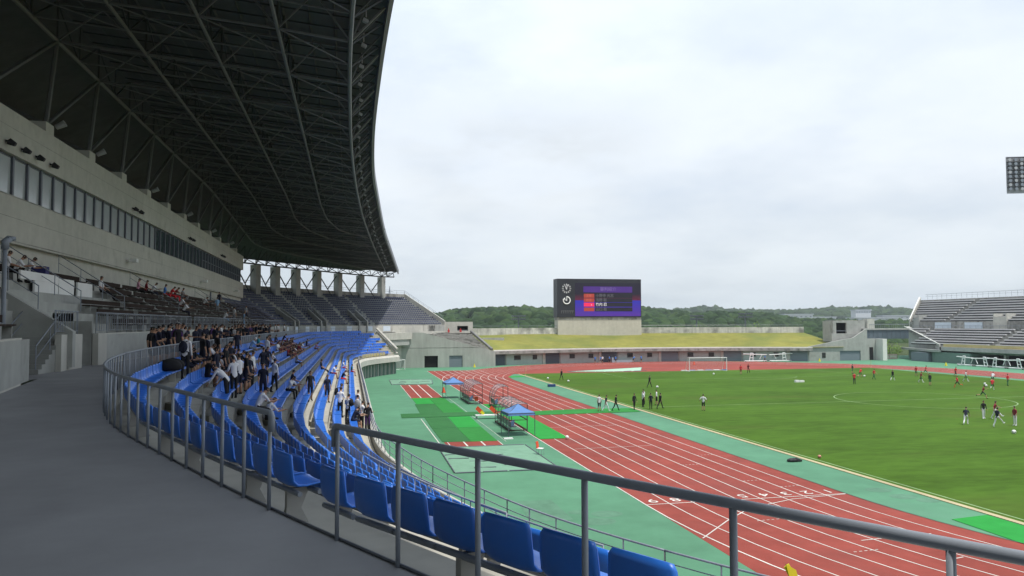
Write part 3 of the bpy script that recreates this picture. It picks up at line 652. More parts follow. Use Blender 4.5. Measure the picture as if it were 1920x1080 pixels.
m.add(V+[(x,y,z+.3) for x,y,z in V], Fc+[tuple(nv+i for i in f[::-1]) for f in Fc]+[(j*w,(j+1)*w,nv+(j+1)*w,nv+j*w) for j in range(ny-1)])
m.build('deck', M_ROOFD, roof)
m = MB(); P = [(xi(EDGE,y), y) for y in YY]                # edge gutter
for (d0,h0),(d1,h1) in zip([(.0,-.45),(.22,-.4),(.25,.42),(0,.42)], [(.22,-.4),(.25,.42),(0,.42),(0,-.45)]):
    m.strip([(x+d0,y,deckz(x,y)+h0) for x,y in P], [(x+d1,y,deckz(x,y)+h1) for x,y in P])
m.build('edge_gutter', M_FASC, roof)
m = MB(); P = [(rear_at(y), y) for y in YY]; m.strip([(x-.1,y,deckz(x,y)-.2) for x,y in P], [(x-.1,y,deckz(x,y)+.4) for x,y in P]); m.build('rear_gutter', M_ROOFS, roof)
# struts from the coping blocks up to the rear chord
for i, y in enumerate(PILY):
    if y > 84: continue
    m = MB(); b = Vector((XB+.05, y, 19.45)); t = Vector((-40.5, y, 24-drop(y))); t2 = Vector((-40.5, y+6.8, 24-drop(y+6.8)))
    m.beam(b, t, .12, 6); m.beam(b, t2, .12, 6); m.beam(b, Vector((-45.5,y,21.6)), .1, 5); m.build('strut', mat('strut_steel', (.10,.105,.10), .5, .1, 3, .4), roof)
# at the open end: truss over the columns and cross bracing
m = MB(); lowc = []
for (x,y) in [(-44,96)]+COLS+[(-15.6,134.2)]: lowc.append(Vector((x,y,19.15)))
m.tube(lowc, .14, 6)
for a, b in zip(lowc[:-1], lowc[1:]):
    for f in (0,.5):
        p = a.lerp(b,f); q = a.lerp(b,f+.5); n_ = Vector(((b-a).y,-(b-a).x,0)).normalized()
        tz = lambda v: Vector((v.x+n_.x*1.2, v.y+n_.y*1.2, max(deckz(v.x,v.y)-.3, v.z+.8)))
        m.beam(p, tz(p.lerp(q,.5)), .09, 4); m.beam(tz(p.lerp(q,.5)), q, .09, 4); m.beam(p, p-n_*3+Vector((0,0,1.5)), .08, 4); m.beam(p, tz(p), .07, 4)
m.build('end_truss', M_ROOFS, roof)
for (x,y),(x2,y2) in zip([(-43.8,96.5)]+COLS[:-1], COLS):
    m = MB(); a, b = Vector((x,y,0)), Vector((x2,y2,0)); n_ = Vector((-(b-a).y,(b-a).x,0)).normalized()*3.2
    lo = (a+b)/2+Vector((0,0,15.7)); m.beam(a+Vector((0,0,19)), lo, .11, 5); m.beam(b+Vector((0,0,19)), lo, .11, 5); m.beam(lo, lo-Vector((0,0,1.4))-n_*.0+(b-a)*.2, .09, 5); m.build('brace', M_ROOFS, roof)
for y in np.arange(-8, 112, 3.4):                           # floodlights slung along the front
    x = xi(EDGE,y)-1.05; z = deckz(x,y)-1.15; q = MB(); j = random.uniform(-.12,.12)
    q.beam((x,y,z+.8),(x,y,z+.2),.04,5); q.obox((x+j,y,z), (.12,.0,-.06), (0,.24,.05), (.03,0,.08)); q.build('floodlight', M_LAMP, roof)
for y in (15.7, 29.3, 8.9, 42.9, 56.5, 70.1):
    q = MB(); q.beam((XB+.3,y+.7,19.5),(XB+.75,y+.7,19.75),.14,8,0,.19); q.build('wall_floodlight', M_LAMP, roof)
# ------------------------------------------------------------------ end block beside the open end of the stand
def fac(x): return 128-((x-38.5)/37)**2*8
def far_box(root, name, x0,y0,z0,x1,y1,z1, mt): MB().box(x0,y0,z0,x1,y1,z1).build(name, mt, root)
eb = thing('end_block', 'water-stained concrete end block with two doorways and a stepped terrace on top', 'building')
m = MB(); V = [(-15.2,0),(-10.4,0),(-10.4,2.35),(-7.7,2.35),(-7.7,0),(-5.4,0),(-5.4,2.35),(-2.7,2.35),(-2.7,0),(4.1,0),(4.1,3.1),(3.2,3.3),(-10.8,7.05),(-15.2,7.05)]
n_ = len(V); m.add([(x,118,z) for x,z in V]+[(x,118.4,z) for x,z in V], [tuple(range(n_)),tuple(range(n_,2*n_))[::-1]]+[(i,n_+i,n_+(i+1)%n_,(i+1)%n_) for i in range(n_)])
m.build('stained_wall', mat('stained_concrete', (.35,.365,.33), .85, .14, 1.2, .2, streak=.9, stain=((.58,.58,.53), .66, .80, .55), warp=(1,1,.35)), eb)
m = MB(); m.box(-10.6,118.45,0,-7.5,121,2.6); m.build('doorway', M_DARK, eb)
m = MB(); m.box(-5.45,118.2,0,-2.65,118.35,2.36); m.build('shutter', M_SHUT, eb)
m = MB(); m.box(-15.2,117.965,3.98,3.4,118.0,4.03); m.build('joint', M_CONCG, eb)
m = MB(); NST = 9                                              # terrace behind the sloping wall top
for k in range(NST):
    f0, f1 = k/NST, (k+1)/NST; L0 = lambda f: Vector((-10.8+14*f*0,118.4+11*f,7.05-.25*f)); R0 = lambda f: Vector((3.2-2.4*f,118.4+11*f,3.3+3.4*f))
    a,b,c,d = L0(f0),R0(f0),R0(f1),L0(f1); m.add([a,b,Vector((c.x,c.y,b.z)),Vector((d.x,d.y,a.z))],[(0,1,2,3)]); m.add([Vector((c.x,c.y,b.z)),Vector((d.x,d.y,a.z)),d,c],[(0,1,2,3)])
    m.beam(b.lerp(a,.02)+Vector((0,0,.08)), b.lerp(a,.8)+Vector((0,0,.08)), .12, 4)
m.build('terrace', M_CONCG, eb)
m = MB(); m.beam((3.4,118.1,3.5),(.9,129.6,7.1),.32,4); m.build('sloping_parapet', mat('shadow_toned_parapet', (.17,.17,.16), .9, .25, 1.5), eb)  # parapet colour darkened to carry its shadow
m = MB(); m.box(-15.2,129.4,6.3,.9,129.8,7.25); m.box(-15.2,118.4,0,-14.9,129.4,6.95); m.build('rear_kerb', M_CONCL, eb)
m = MB(); m.sheet([(-24,112),(-14.9,118.2),(-14.9,129.4),(-14,134),(-2,131)], 6.9); m.build('top_slab', M_CONC, eb)
for x in (-4.2,-1.6):
    q = MB(); q.box(x-.2,128.2,6.95,x+.2,128.6,7.5); q.beam((x,128.4,7.5),(x,128.4,7.8),.1,6); tag(q.build('traffic_cone', mat('red_plastic', (.5,.04,.04), .5, .05)), 'small red marker standing on the end terrace, '+('left' if x < -3 else 'right')+' one of two', 'cone')
bd = thing('bridge_deck', 'concrete bridge deck over the dark gateway at the end of the blue seats', 'bridge')
m = MB(); m.prism([(-20.6,107.6),(-12.9,117.7),(-15.3,119.6),(-23.2,110.6)], 5.75, 7.05); m.build('slab', M_CONCL, bd)
m = MB(); m.prism([(-20.1,108.6),(-13.5,117.2),(-14.6,118.1),(-21.2,109.6)], 4.6, 5.749); m.build('beam', M_CONC, bd)
tw = thing('stair_tower', 'low concrete tower with a small window opening behind the end terrace', 'tower')
m = MB(); 
for b in ((-7.5,130.4,3,1.4,131,7.0),(-7.5,130.4,8.3,1.4,131,9.2),(-7.5,130.4,7.0,-2.05,131,8.3),(.35,130.4,7.0,1.4,131,8.3),(-7.5,131,3,-7.1,135,9.2),(1.0,131,3,1.4,135,9.2),(-7.1,134.6,3,1.0,135,9.19)): m.box(*b)
m.build('wall', M_CONCL, tw); m = MB(); m.box(-7.1,131,9.0,1.0,134.6,9.18); m.build('roof_slab', M_CONC, tw); m = MB(); m.box(-7,133.9,6,1,134.0,9); m.build('inner_wall', M_DARK, tw)
m = MB(); m.beam((-2,130.6,7.35),(.3,130.6,7.35),.05,5); m.build('opening_rail', M_STEEL, tw)

# ------------------------------------------------------------------ long low building under the grass bank
lb = thing('bank_building', 'long low concrete building with grey shutters under the grass bank', 'building')
XS = np.linspace(4.1, 76.8, 60)
m = MB(); m.strip([(x,fac(x),0) for x in XS],[(x,fac(x),3.0) for x in XS]); m.build('facade', mat('facade_concrete', (.39,.45,.42), .85, .12, .8, .2, streak=.5), lb)
m = MB()
for (d0,z0),(d1,z1) in zip([(0,2.35),(-1.3,2.4),(-1.3,3.0),(-1.28,3.0),(-1.28,3.2)], [(-1.3,2.4),(-1.3,3.0),(-1.28,3.0),(-1.28,3.2),(.4,3.25)]):
    m.strip([(x,fac(x)+d0,z0) for x in XS],[(x,fac(x)+d1,z1) for x in XS])
m.build('canopy', M_CONCG, lb)
m = MB(); m.strip([(x,fac(x)-1.3,3.02) for x in XS],[(x,fac(x)-1.3,3.21) for x in XS]); m.strip([(x,fac(x)-1.3,3.21) for x in XS],[(x,fac(x)-.7,3.215) for x in XS]); m.build('canopy_edge', mat('bleached_and_lit_concrete', (.68,.67,.62), .8, .08, 1), lb)
def on_fac(x0, x1, z0, z1, mt, nm, d=-.06, th=.1):
    m = MB(); a, b = Vector((x0,fac(x0)+d,0)), Vector((x1,fac(x1)+d,0)); t = (b-a)/2; n_ = Vector((-t.y,t.x,0)).normalized()*th/2; c = (a+b)/2
    m.obox((c.x,c.y,(z0+z1)/2), t, n_, (0,0,(z1-z0)/2)); return m.build(nm, mt, lb)
for a, b in [(4.3,6.9),(16.6,19.8),(30.2,33.8),(44.6,48.4),(58.9,62.7),(73.0,76.4)]:
    on_fac(a,b,0.01,2.3,M_SHUT if a > 40 else mat('dark_shutter',(.07,.085,.105),.6,.06,3,.3),'shutter'); on_fac(a-.75,a-.2,0,2.34,M_CONCL,'pilaster',-.12,.2); on_fac(b+.15,b+.4,0,2.34,M_CONC,'pilaster',-.12,.2)
for a, b in [(9.1,10.6),(13.5,14.5),(22.4,23.6),(27.0,28.1),(36.4,37.7),(41.2,42.3),(50.7,52.0),(55.5,56.7),(64.9,65.8),(69.6,70.6)]:
    w = on_fac(a,b,1.15,2.0,mat('dark_window',(.03,.03,.028),.3,0),'window'); on_fac(a-.05,b+.05,1.05,1.15,M_STEELD,'sill',-.09).parent = w
m = MB(); NB = 16; Vb = []; XBm = np.linspace(3.2, 86, 50)
for j in range(NB+1):
    f = j/NB
    for x in XBm:
        yb = fac(min(max(x,2),77))+.35+16*f; Vb.append((x+ (0 if x > 10 else -2*f), yb, 3.12+3.15*f+.12*math.sin(x*.35+f*4)*f*(1-f)*2))
m.add(Vb, [(j*50+i, j*50+i+1, (j+1)*50+i+1, (j+1)*50+i) for j in range(NB) for i in range(49)]); struct(m.build('grass_bank', M_BERM, smooth=True))
rw = thing('bank_wall', 'weathered concrete wall with a rail along the top of the grass bank', 'wall')
XW = np.linspace(.5, 86, 40); m = MB(); fw = lambda x: fac(min(max(x,2),77))+16.2
for (d0,z0),(d1,z1) in zip([(0,5),(0,7.7),(.5,7.7)],[(0,7.7),(.5,7.7),(.5,5)]): m.strip([(x,fw(x)+d0,z0) for x in XW],[(x,fw(x)+d1,z1) for x in XW])
m.build('wall', mat('streaked_wall', (.52,.51,.46), .9, .25, 1.2, .1, streak=1.0, stain=((.2,.2,.18), .5, .7, .35)), rw)
m = MB(); m.tube([(x,fw(x)+.3,8.2) for x in XW], .05, 5)
for x in np.arange(1,86,2.0): m.beam((x,fw(x)+.3,7.7),(x,fw(x)+.3,8.2),.04,4)
m.build('rail', M_STEELD, rw)
m = MB(); m.box(-1,139.5,5.9,6.0,140,7.0); m.box(4,133.2,4.6,9,133.6,5.6); m.build('retaining_step', M_CONC, rw)
# ------------------------------------------------------------------ scoreboard
sb = thing('scoreboard', 'large dark electronic scoreboard with clock and red name bars on a pale concrete base', 'scoreboard')
SX0, SX1, SYF, SZ0, SZ1 = 24.0, 45.4, 142.0, 10.25, 19.6
MB().box(SX0+.1,SYF,4.5,SX1+.05,SYF+3.2,9.6).build('base', mat('board_marked_base', (.50,.475,.40), .85, .10, 1.4, .2, streak=.6), sb)
m = MB(); m.box(SX0+.0,SYF-.05,9.6,SX1+.0,SYF+3.3,SZ0); m.build('base_beam', M_CONCG, sb)
MB().box(SX0-.15,SYF-.2,SZ0,SX1+.0,SYF+3.2,SZ1).build('housing', mat('black_housing', (.022,.024,.03), .45, .1, 1, .4), sb)
w_, h_ = SX1-SX0, SZ1-SZ0
bu = lambda x: SX0+(x-205)/(1393-205)*w_
bv = lambda y: SZ0+(735-y)/(735-178)*h_
def patch(x0,y0,x1,y1,d,col,nm,em=.34,parent=sb):
    m = MB(); m.box(bu(x0),SYF-.2-d,bv(y1),bu(x1),SYF-.2-d+.02,bv(y0)); return m.build(nm, mat('led_%s_%g' % (nm, em), col, .5, 0, emit=em), parent)
scr = patch(445,236,1385,720,.03,(.012,.010,.022),'screen')
def grad(col0, col1, x0,x1,y0,y1,nm):
    for i in range(8):
        f = i/8; c = tuple(a*(1-f)+b*f for a,b in zip(col0,col1)); m = MB(); ya, yb = y0+(y1-y0)*f, y0+(y1-y0)*(f+.125)
        m.box(bu(x0),SYF-.26,bv(yb),bu(x1),SYF-.235,bv(ya)); m.build('led_glow', mat(f'led_glow_{nm}{i}', c, .5, 0, emit=.36), scr)
grad((.02,.010,.02),(.10,.01,.035),447,1383,400,490,'a'); grad((.022,.02,.30),(.07,.02,.23),447,1383,490,720,'b')
patch(565,288,1263,375,.07,(.055,.018,.17),'header',parent=scr)
for i,(y0,y1) in enumerate([(395,452),(462,515),(525,580),(595,648)]):
    patch(570,y0,716,y1,.08,(.72,.02,.09) if i == 2 else (.33,.045,.03),'name_box' if i == 2 else 'number_box',parent=scr); patch(724,y0-2,1263,y1+2,.08,(.012,.011,.018),'name_bar',parent=scr)
def led_text(body, x, y, size, col, nm, em=.6):
    V, F_ = text_mesh(body, size); m = MB(); cx, cz = bu(x), bv(y); m.add([(cx+a,SYF-.32,cz+b) for a,b,c in V], F_); return m.build(nm, mat(nm+'_led', col, .5, 0, emit=em), scr)
led_text('審判紹介', 915, 330, 1.05, (.13,.09,.24), 'header_text')
for i,(t_, y_) in enumerate([('小野寺 光志',423),('浅野 聡',488),('竹内 忍',552),('山口 聡',622)]):
    led_text(t_, 865 if i == 0 else 815, y_, .88, (.62,.60,.62) if i == 2 else (.10,.10,.11), 'name_text' if i == 2 else 'dim_name_text')
led_text('主審', 640, 423, .7, (.36,.08,.06), 'role_text'); led_text('副審', 640, 488, .7, (.36,.08,.06), 'role_text'); led_text('4', 675, 558, .6, (.8,.4,.45), 'role_number')
M_DIALGLOW = mat('glowing_dial_paint', (.75,.75,.73), .5, 0, emit=.15)  # dial paint with a faint glow added to its colour
m = MB(); cx, cz = bu(328), bv(320); r = 58/1188*w_
for k in range(12):
    t = k*math.pi/6; d = Vector((math.sin(t),0,math.cos(t))); m.beam(Vector((cx,SYF-.27,cz))+d*r*.74, Vector((cx,SYF-.27,cz))+d*r*1.12, .085, 4)
m.beam((cx,SYF-.3,cz-.2),(cx-.32,SYF-.3,cz+.55),.08,4); m.beam((cx-.04,SYF-.31,cz-.25),(cx+.22,SYF-.31,cz+.85),.065,4); m.build('clock', M_DIALGLOW, sb)
m = MB(); cx, cz = bu(330), bv(490)
P = [(cx+r*.82*math.sin(t),SYF-.28,cz+r*.82*math.cos(t)) for t in np.linspace(0, 1.62*math.pi, 30)]; m.tube(P, .13, 6); m.beam((cx,SYF-.28,cz-.15),(cx,SYF-.28,cz+r*.95),.09,4); m.beam((cx,SYF-.28,cz),(cx-r*.55,SYF-.28,cz+r*.15),.1,4); m.beam((cx-r*.9,SYF-.28,cz+r*.1),(cx-r*.4,SYF-.28,cz+r*.55),.15,4); m.build('timer_dial', M_DIALGLOW, sb)
m = MB()
for k in range(7): xx = bu(255+26*k); m.box(xx-.03,SYF-.26,bv(680),xx+.03,SYF-.22,bv(640)); m.box(xx-.03,SYF-.258,bv(646),xx+.3,SYF-.222,bv(640))
m.build('counter', mat('dim_counter', (.22,.22,.22), .5, 0), sb)

# ------------------------------------------------------------------ right end block, bridge and right stand
re_ = thing('entrance_block', 'concrete entrance block with a square dark opening at the right of the grass bank', 'building')
m = MB(); V = [(76.6,0),(85,0),(85,2.25),(90.4,2.25),(90.4,0),(92.2,0),(92.2,7.35),(88.5,5.2),(84,4.5),(76.6,3.2)]
n_ = len(V); m.add([(x,120,z) for x,z in V]+[(x,120.4,z) for x,z in V], [tuple(range(n_)),tuple(range(n_,2*n_))[::-1]]+[(i,n_+i,n_+(i+1)%n_,(i+1)%n_) for i in range(n_)]); m.build('front_wall', M_CONC, re_)
m = MB(); m.box(84.95,120.2,0,90.45,120.35,2.27); m.build('shutter', M_SHUT, re_)
m = MB(); m.box(80.4,119.95,.7,81.3,120.02,1.9); m.build('window', mat('dark_window',(.03,.03,.028),.3,0), re_)
m = MB()
for b in ((84.8,122,4.3,85.6,126,9.1),(85.6,122,4.3,88.3,122.5,6.0),(85.6,122,8.7,88.3,122.5,9.1),(88.3,122,4.3,93.4,122.5,9.1),(84.0,121.4,4.2,92.2,122,6.2),(93,122.5,0,93.4,126,9.1)): m.box(*b)
m.build('upper_wall', M_CONC, re_); m = MB(); m.box(85.6,124.8,4,93,125,9.05); m.build('opening', M_DARK, re_); m = MB(); m.box(85.6,122,9.1,93.4,126,9.3); m.build('roof_slab', M_CONCG, re_)
m = MB(); m.box(93.5,121.5,7.3,95.4,123,9.6); m.build('white_block', M_CONCL, re_); m = MB(); m.beam((85.5,122.2,6.8),(88.4,122.2,6.8),.05,5); m.build('opening_rail', M_STEEL, re_)
pr = thing('gate_pier', 'pale concrete pier with a narrow doorway carrying the glazed bridge', 'pier')
MB().box(92.3,120.6,0,94.9,121.3,5.0).build('shaded_wall', M_CONC, pr); MB().box(94.9,118.2,0,96.0,121.2,4.95).build('lit_end', mat('bleached_and_lit_concrete', (.68,.67,.62), .8, .08, 1), pr); MB().box(93.2,120.5,0.05,94.1,120.61,3.0).build('doorway', M_DARK, pr)  # paler end carries the light in its colour; other wall is plain concrete
br = thing('glazed_bridge', 'grey glazed footbridge between the entrance block and the right stand', 'bridge')
MB().box(92.3,121.4,4.9,104.5,121.6,7.0).build('glazing', mat('bridge_glazing', (.10,.13,.15), .25, .15, .8, .5), br); MB().box(92.2,121.2,7.0,104.6,123.4,7.35).build('deck', M_CONC, br)
m = MB(); m.beam((94,121.5,8.3),(104.5,121.5,8.3),.05,5); [m.beam((x,121.5,7.35),(x,121.5,8.3),.03,4) for x in np.arange(94,104.5,.5)]; m.build('rail', M_STEEL, br)
m = MB(); m.beam((92.3,121.5,5.0),(104.5,121.5,5.0),.08,4); [m.beam((x,121.35,4.95),(x,121.35,7.0),.03,4) for x in np.arange(92.6,104.4,1.2)]; m.build('mullion', M_STEELD, br)
gt = thing('slatted_gate', 'low slatted brown gate between the pier and the right stand', 'gate')
m = MB(); [m.box(x,121.9,.05,x+.14,122.0,1.3) for x in np.arange(96.3,101.6,.3)]; m.build('slat', mat('gate_slat', (.32,.27,.25), .7, .1), gt); m = MB(); m.box(96.2,122.0,1.1,101.8,122.06,1.2); m.box(96.2,122,.2,101.8,122.06,.3); m.box(96.1,121.8,0,96.3,122,1.5); m.build('gate_frame', mat('rust_frame', (.16,.05,.045), .7, .1), gt)
rs = thing('right_stand', 'two-tier concrete stand with white bench rows across the pitch', 'grandstand')
yl = lambda x: 108+(x-101)*2.55
yu = lambda x: 130+(x-112)*.8
YN = -30
NL2, NU2 = 7, 9
m = MB(); X = lambda k: 101.6+k*1.06; Z = lambda k: 3.7+.52*k
P = [(100.6,2.6),(100.6,3.4),(101.2,3.4),(101.6,3.4)]
for k in range(NL2): P += [(X(k),Z(k)),(X(k+1),Z(k))]
P += [(112.4,Z(NL2-1))]
for a, b in zip(P[:-1], P[1:]): m.add([(a[0],YN,a[1]),(a[0],yl(min(a[0],109)),a[1]),(b[0],yl(min(b[0],109)),b[1]),(b[0],YN,b[1])], [(0,1,2,3)])
m.build('lower_steps', M_CONCG, rs)  # darker concrete in both tiers deepens the shaded gaps between bench rows
m = MB(); XU = lambda k: 112.4+k*1.04; ZU = lambda k: 8.95+.585*k; P = [(112.4,6.8),(112.4,8.95)]
for k in range(NU2): P += [(XU(k),ZU(k)),(XU(k+1),ZU(k))]
P += [(XU(NU2),ZU(NU2)+.3),(XU(NU2)+.3,ZU(NU2)+.3),(XU(NU2)+.3,0)]
for a, b in zip(P[:-1], P[1:]): m.add([(a[0],YN,a[1]),(a[0],yu(a[0]),a[1]),(b[0],yu(b[0]),b[1]),(b[0],YN,b[1])], [(0,1,2,3)])
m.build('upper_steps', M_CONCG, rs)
m = MB(); V = [(100.9,yl(100.9),2.3),(101.0,yl(101),3.9),(109,yl(109),7.75),(111,yl(109)+1,7.75),(111,yl(109)+1,2.3)]; m.add(V+[(x+.4,y+.1,z) for x,y,z in V], [(0,1,2,3,4),(9,8,7,6,5)]+[(i,(i+1)%5,5+(i+1)%5,5+i) for i in range(5)]); m.build('lower_end_wall', M_CONC, rs)
m = MB(); m.beam((101.0,yl(101),3.95),(109,yl(109),7.8),.08,4); m.beam((112.3,yu(112.3)+.1,9.5),(XU(NU2),yu(XU(NU2))+.1,15.3),.16,4); m.build('end_coping', mat('bleached_and_lit_concrete', (.68,.67,.62), .8, .08, 1), rs)
m = MB(); V = [(112.3,yu(112.3),6.5),(112.3,yu(112.3),9.5),(XU(NU2),yu(XU(NU2)),15.3),(XU(NU2)+.3,yu(XU(NU2)),15.3),(XU(NU2)+.3,yu(XU(NU2)),6.5)]; m.add(V+[(x,y+.4,z) for x,y,z in V], [(0,1,2,3,4),(9,8,7,6,5)]+[(i,(i+1)%5,5+(i+1)%5,5+i) for i in range(5)]); m.build('upper_end_wall', M_CONCL, rs)
m = MB()
for (a,za),(b,zb) in zip([(100.6,3.4),(100.5,2.6),(102.8,2.2)],[(100.5,2.6),(102.8,2.2),(102.8,2.1)]): m.add([(a,YN,za),(a,107,za),(b,107,zb),(b,YN,zb)],[(0,1,2,3)])
m.build('fascia', M_CONC, rs); m = MB(); m.add([(101.15,YN,3.42),(101.15,107,3.42),(101.15,107,4.05),(101.15,YN,4.05)],[(0,1,2,3)]); m.build('front_panel', M_YEL, rs)
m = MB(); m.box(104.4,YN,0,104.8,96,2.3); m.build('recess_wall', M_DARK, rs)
m = MB(); V = [(100.4,99),(100.4,108.5),(104,118.5),(106.5,124),(108,124),(108,99)]; m.prism(V,0,2.25); m.build('base_wall', M_BTEAL, rs)
m = MB(); m.prism([(100.0,106.5),(100.0,109.5),(103.4,119.5),(105.6,125.4),(106.4,125),(104,118.5),(101,108)],2.25,2.75); m.build('balcony', M_CONC, rs)
for y in np.arange(-20,97,8.0): MB().box(102.2,y,0,102.9,y+.5,2.2).build('pillar', M_CONC, rs)
m = MB(); m.box(100.3,110.5,0.0,102.6,115.8,2.0); m.obox((102.0,113.2,1.0),(.9,2.3,0),(-.05,.02,0),(0,0,1.0)); m.build('shutter', M_SHUT, rs)
for yv, w in ((103.2,3.2),(128.0,1.5),(72,3.2)):                # entrances in the upper tier
    m = MB(); m.box(112.3,yv-w/2,7.0,117.4,yv-w/2+.3,10.6); m.box(112.3,yv+w/2,7.0,117.4,yv+w/2+.3,10.6); m.box(112.28,yv-w/2+.3,7,112.36,yv+w/2,9.9); m.build('entrance', M_CONCL if yv < 120 else M_CONC, rs)
for y0 in (122,113,95,84,60): MB().box(112.27,y0-5,7.3,112.33,y0,8.7).build('front_glass', M_PALEP, rs)
m = MB(); xr = XU(NU2)+.15; m.beam((xr,YN,15.9),(xr,136,15.9),.05,4); m.beam((xr,YN,15.4),(xr,136,15.4),.03,4); [m.beam((xr,y,14.6),(xr,y,15.9),.03,4) for y in np.arange(-20,136,1.6)]
m.beam((112,YN,7.95),(112,129,7.95),.04,4); [m.beam((112,y,7.06),(112,y,7.95),.03,4) for y in np.arange(-20,129,1.6)]
m.build('handrail', M_STEEL, rs)
AIS = [118.5, 95, 71, 47, 23]
M_BSEAT = mat('white_bench_top', (.56,.55,.54), .6, .08, 3)
def benches(Xf, Zf, n, yend, tier):
    for k in range(n):
        x, z = Xf(k)+.45, Zf(k)
        ends = [yend(x)-.6]+AIS+[0]; sh = .35*k
        for a, b in zip(ends[:-1], ends[1:]):
            y1, y0 = (a-.9 if a in AIS else a), b+.9
            if y1-y0 < 1: continue
            w, px = seen_at(x,y1,z)
            if px is None or px[0] > 2050: continue
            o = MB().box(x-.2,y0,z+.24,x+.2,y1,z+.48).build('white_bench', M_BSEAT); tag(o, f'long white bench plank in the {tier} tier of the right stand', 'bench', f'white benches of the {tier} tier')
            g = MB(); [g.box(x-.14,yy-.04,z,x+.14,yy+.04,z+.24) for yy in np.arange(y0+.4,y1,2.2)]; g.box(x-.1,y0,z+.0,x-.06,y1,z+.24); g.build('bench_frame_and_shade', M_BLACK, o)  # legs, plus a black strip painting the dark shading under the plank
benches(X, Z, NL2, lambda x: yl(x)-1, 'lower'); benches(XU, ZU, NU2, yu, 'upper')
# ------------------------------------------------------------------ floodlight tower at the right edge and masts beyond the bank
ft = thing('floodlight_tower', 'tall floodlight tower with tiered lamp rows at the right edge', 'floodlight'); fc = Vector((123.6,106.8,0)); fx = Vector((.93,-.3,0)).normalized(); fy = Vector((-.3,-.93,0)).normalized()
MB().beam(fc-fy*.8+fx*2.0,fc-fy*.8+fx*2.0+Vector((0,0,46)),.6,8).build('mast', M_STEEL, ft)
for r_ in range(8):
    zz = 45.4-r_*.95; m = MB(); m.obox(fc+Vector((0,0,zz+.45))-fx*.0,fx*3.6,fy*.25,(0,0,.06)); m.build('lamp_shelf', M_BLACK, ft)
    for q in range(6):
        c = fc+fx*(-3.1+1.25*q)+Vector((0,0,zz)); l = MB(); l.beam(c-fy*.3,c+fy*.25,.25,8,0,.36); l.build('lamp', M_STEEL if (r_+q)%3 else mat('lamp_glass',(.4,.41,.42),.3,0), ft)
m = MB(); m.obox(fc-fy*.5+Vector((0,0,42)),fx*3.6,fy*.05,(0,0,4.2)); m.build('back_panel', mat('louvre', (.35,.36,.38), .6, .2, 3), ft)
for (x,y,z,s,w) in [(24.9,189.5,10.9,1,'left of the scoreboard'),(77.7,178.3,10.8,1,'just right of the scoreboard'),(92.1,175.2,11.4,1.1,'second to the right of the scoreboard')]:
    t = thing('light_mast', f'small dark light mast beyond the bank, {w}', 'light mast', (x,y,0)); MB().beam((0,0,0),(0,0,z),.2,6).build('pole', M_STEELD, t)
    for zz in (z-.1, z-1.0):
        m = MB(); m.obox((0,0,zz),(2.0*s,.1,0),(0,.25,0),(0,0,.09)); m.build('crossbar', M_STEELD, t)
        m = MB(); [m.box(q*.65*s-.22,-.4,zz+.05,q*.65*s+.22,-.1,zz+.42) for q in range(-3,4)]; m.build('lamp_row', M_STEELD, t)
t = thing('lattice_pylon', 'thin distant lattice pylon above the trees behind the open end', 'pylon', (3,520,14)); m = MB()
for a,b in ((-1.4,-1.4),(1.4,-1.4),(1.4,1.4),(-1.4,1.4)): m.beam((a,b,0),(0,0,22),.2,4)
for z in (15,18): m.beam((-2.6,0,z),(2.6,0,z),.15,4)
m.build('lattice', M_STEEL, t)

# ------------------------------------------------------------------ hills, woods, distant buildings
NEAR = [(-60,590,17),(-11,576,17),(26,568,16),(41,565,17),(55,561,19),(76,557,21),(100,552,22),(133,545,21),(166,538,21),(201,530,21),(220,526,19),(241,522,17),(261,517,18),(282,513,17),(298,510,16),(319,505,12),(348,499,11),(406,487,10),(447,478,9),(560,450,9)]
FAR = [(300,1430,30),(433,1401,34),(557,1375,37),(629,1359,37),(649,1355,42),(701,1344,37),(763,1331,35),(825,1317,34),(876,1306,37),(907,1300,40),(948,1291,37),(990,1282,40),(1052,1269,36),(1113,1256,38),(1278,1220,38),(1500,1170,40)]
def ico(sub):
    bm = bmesh.new(); bmesh.ops.create_icosphere(bm, subdivisions=sub, radius=1); V = np.array([v.co[:] for v in bm.verts]); F_ = np.array([[v.index for v in f.verts] for f in bm.faces]); bm.free(); return V, F_
IV, IF = ico(2)
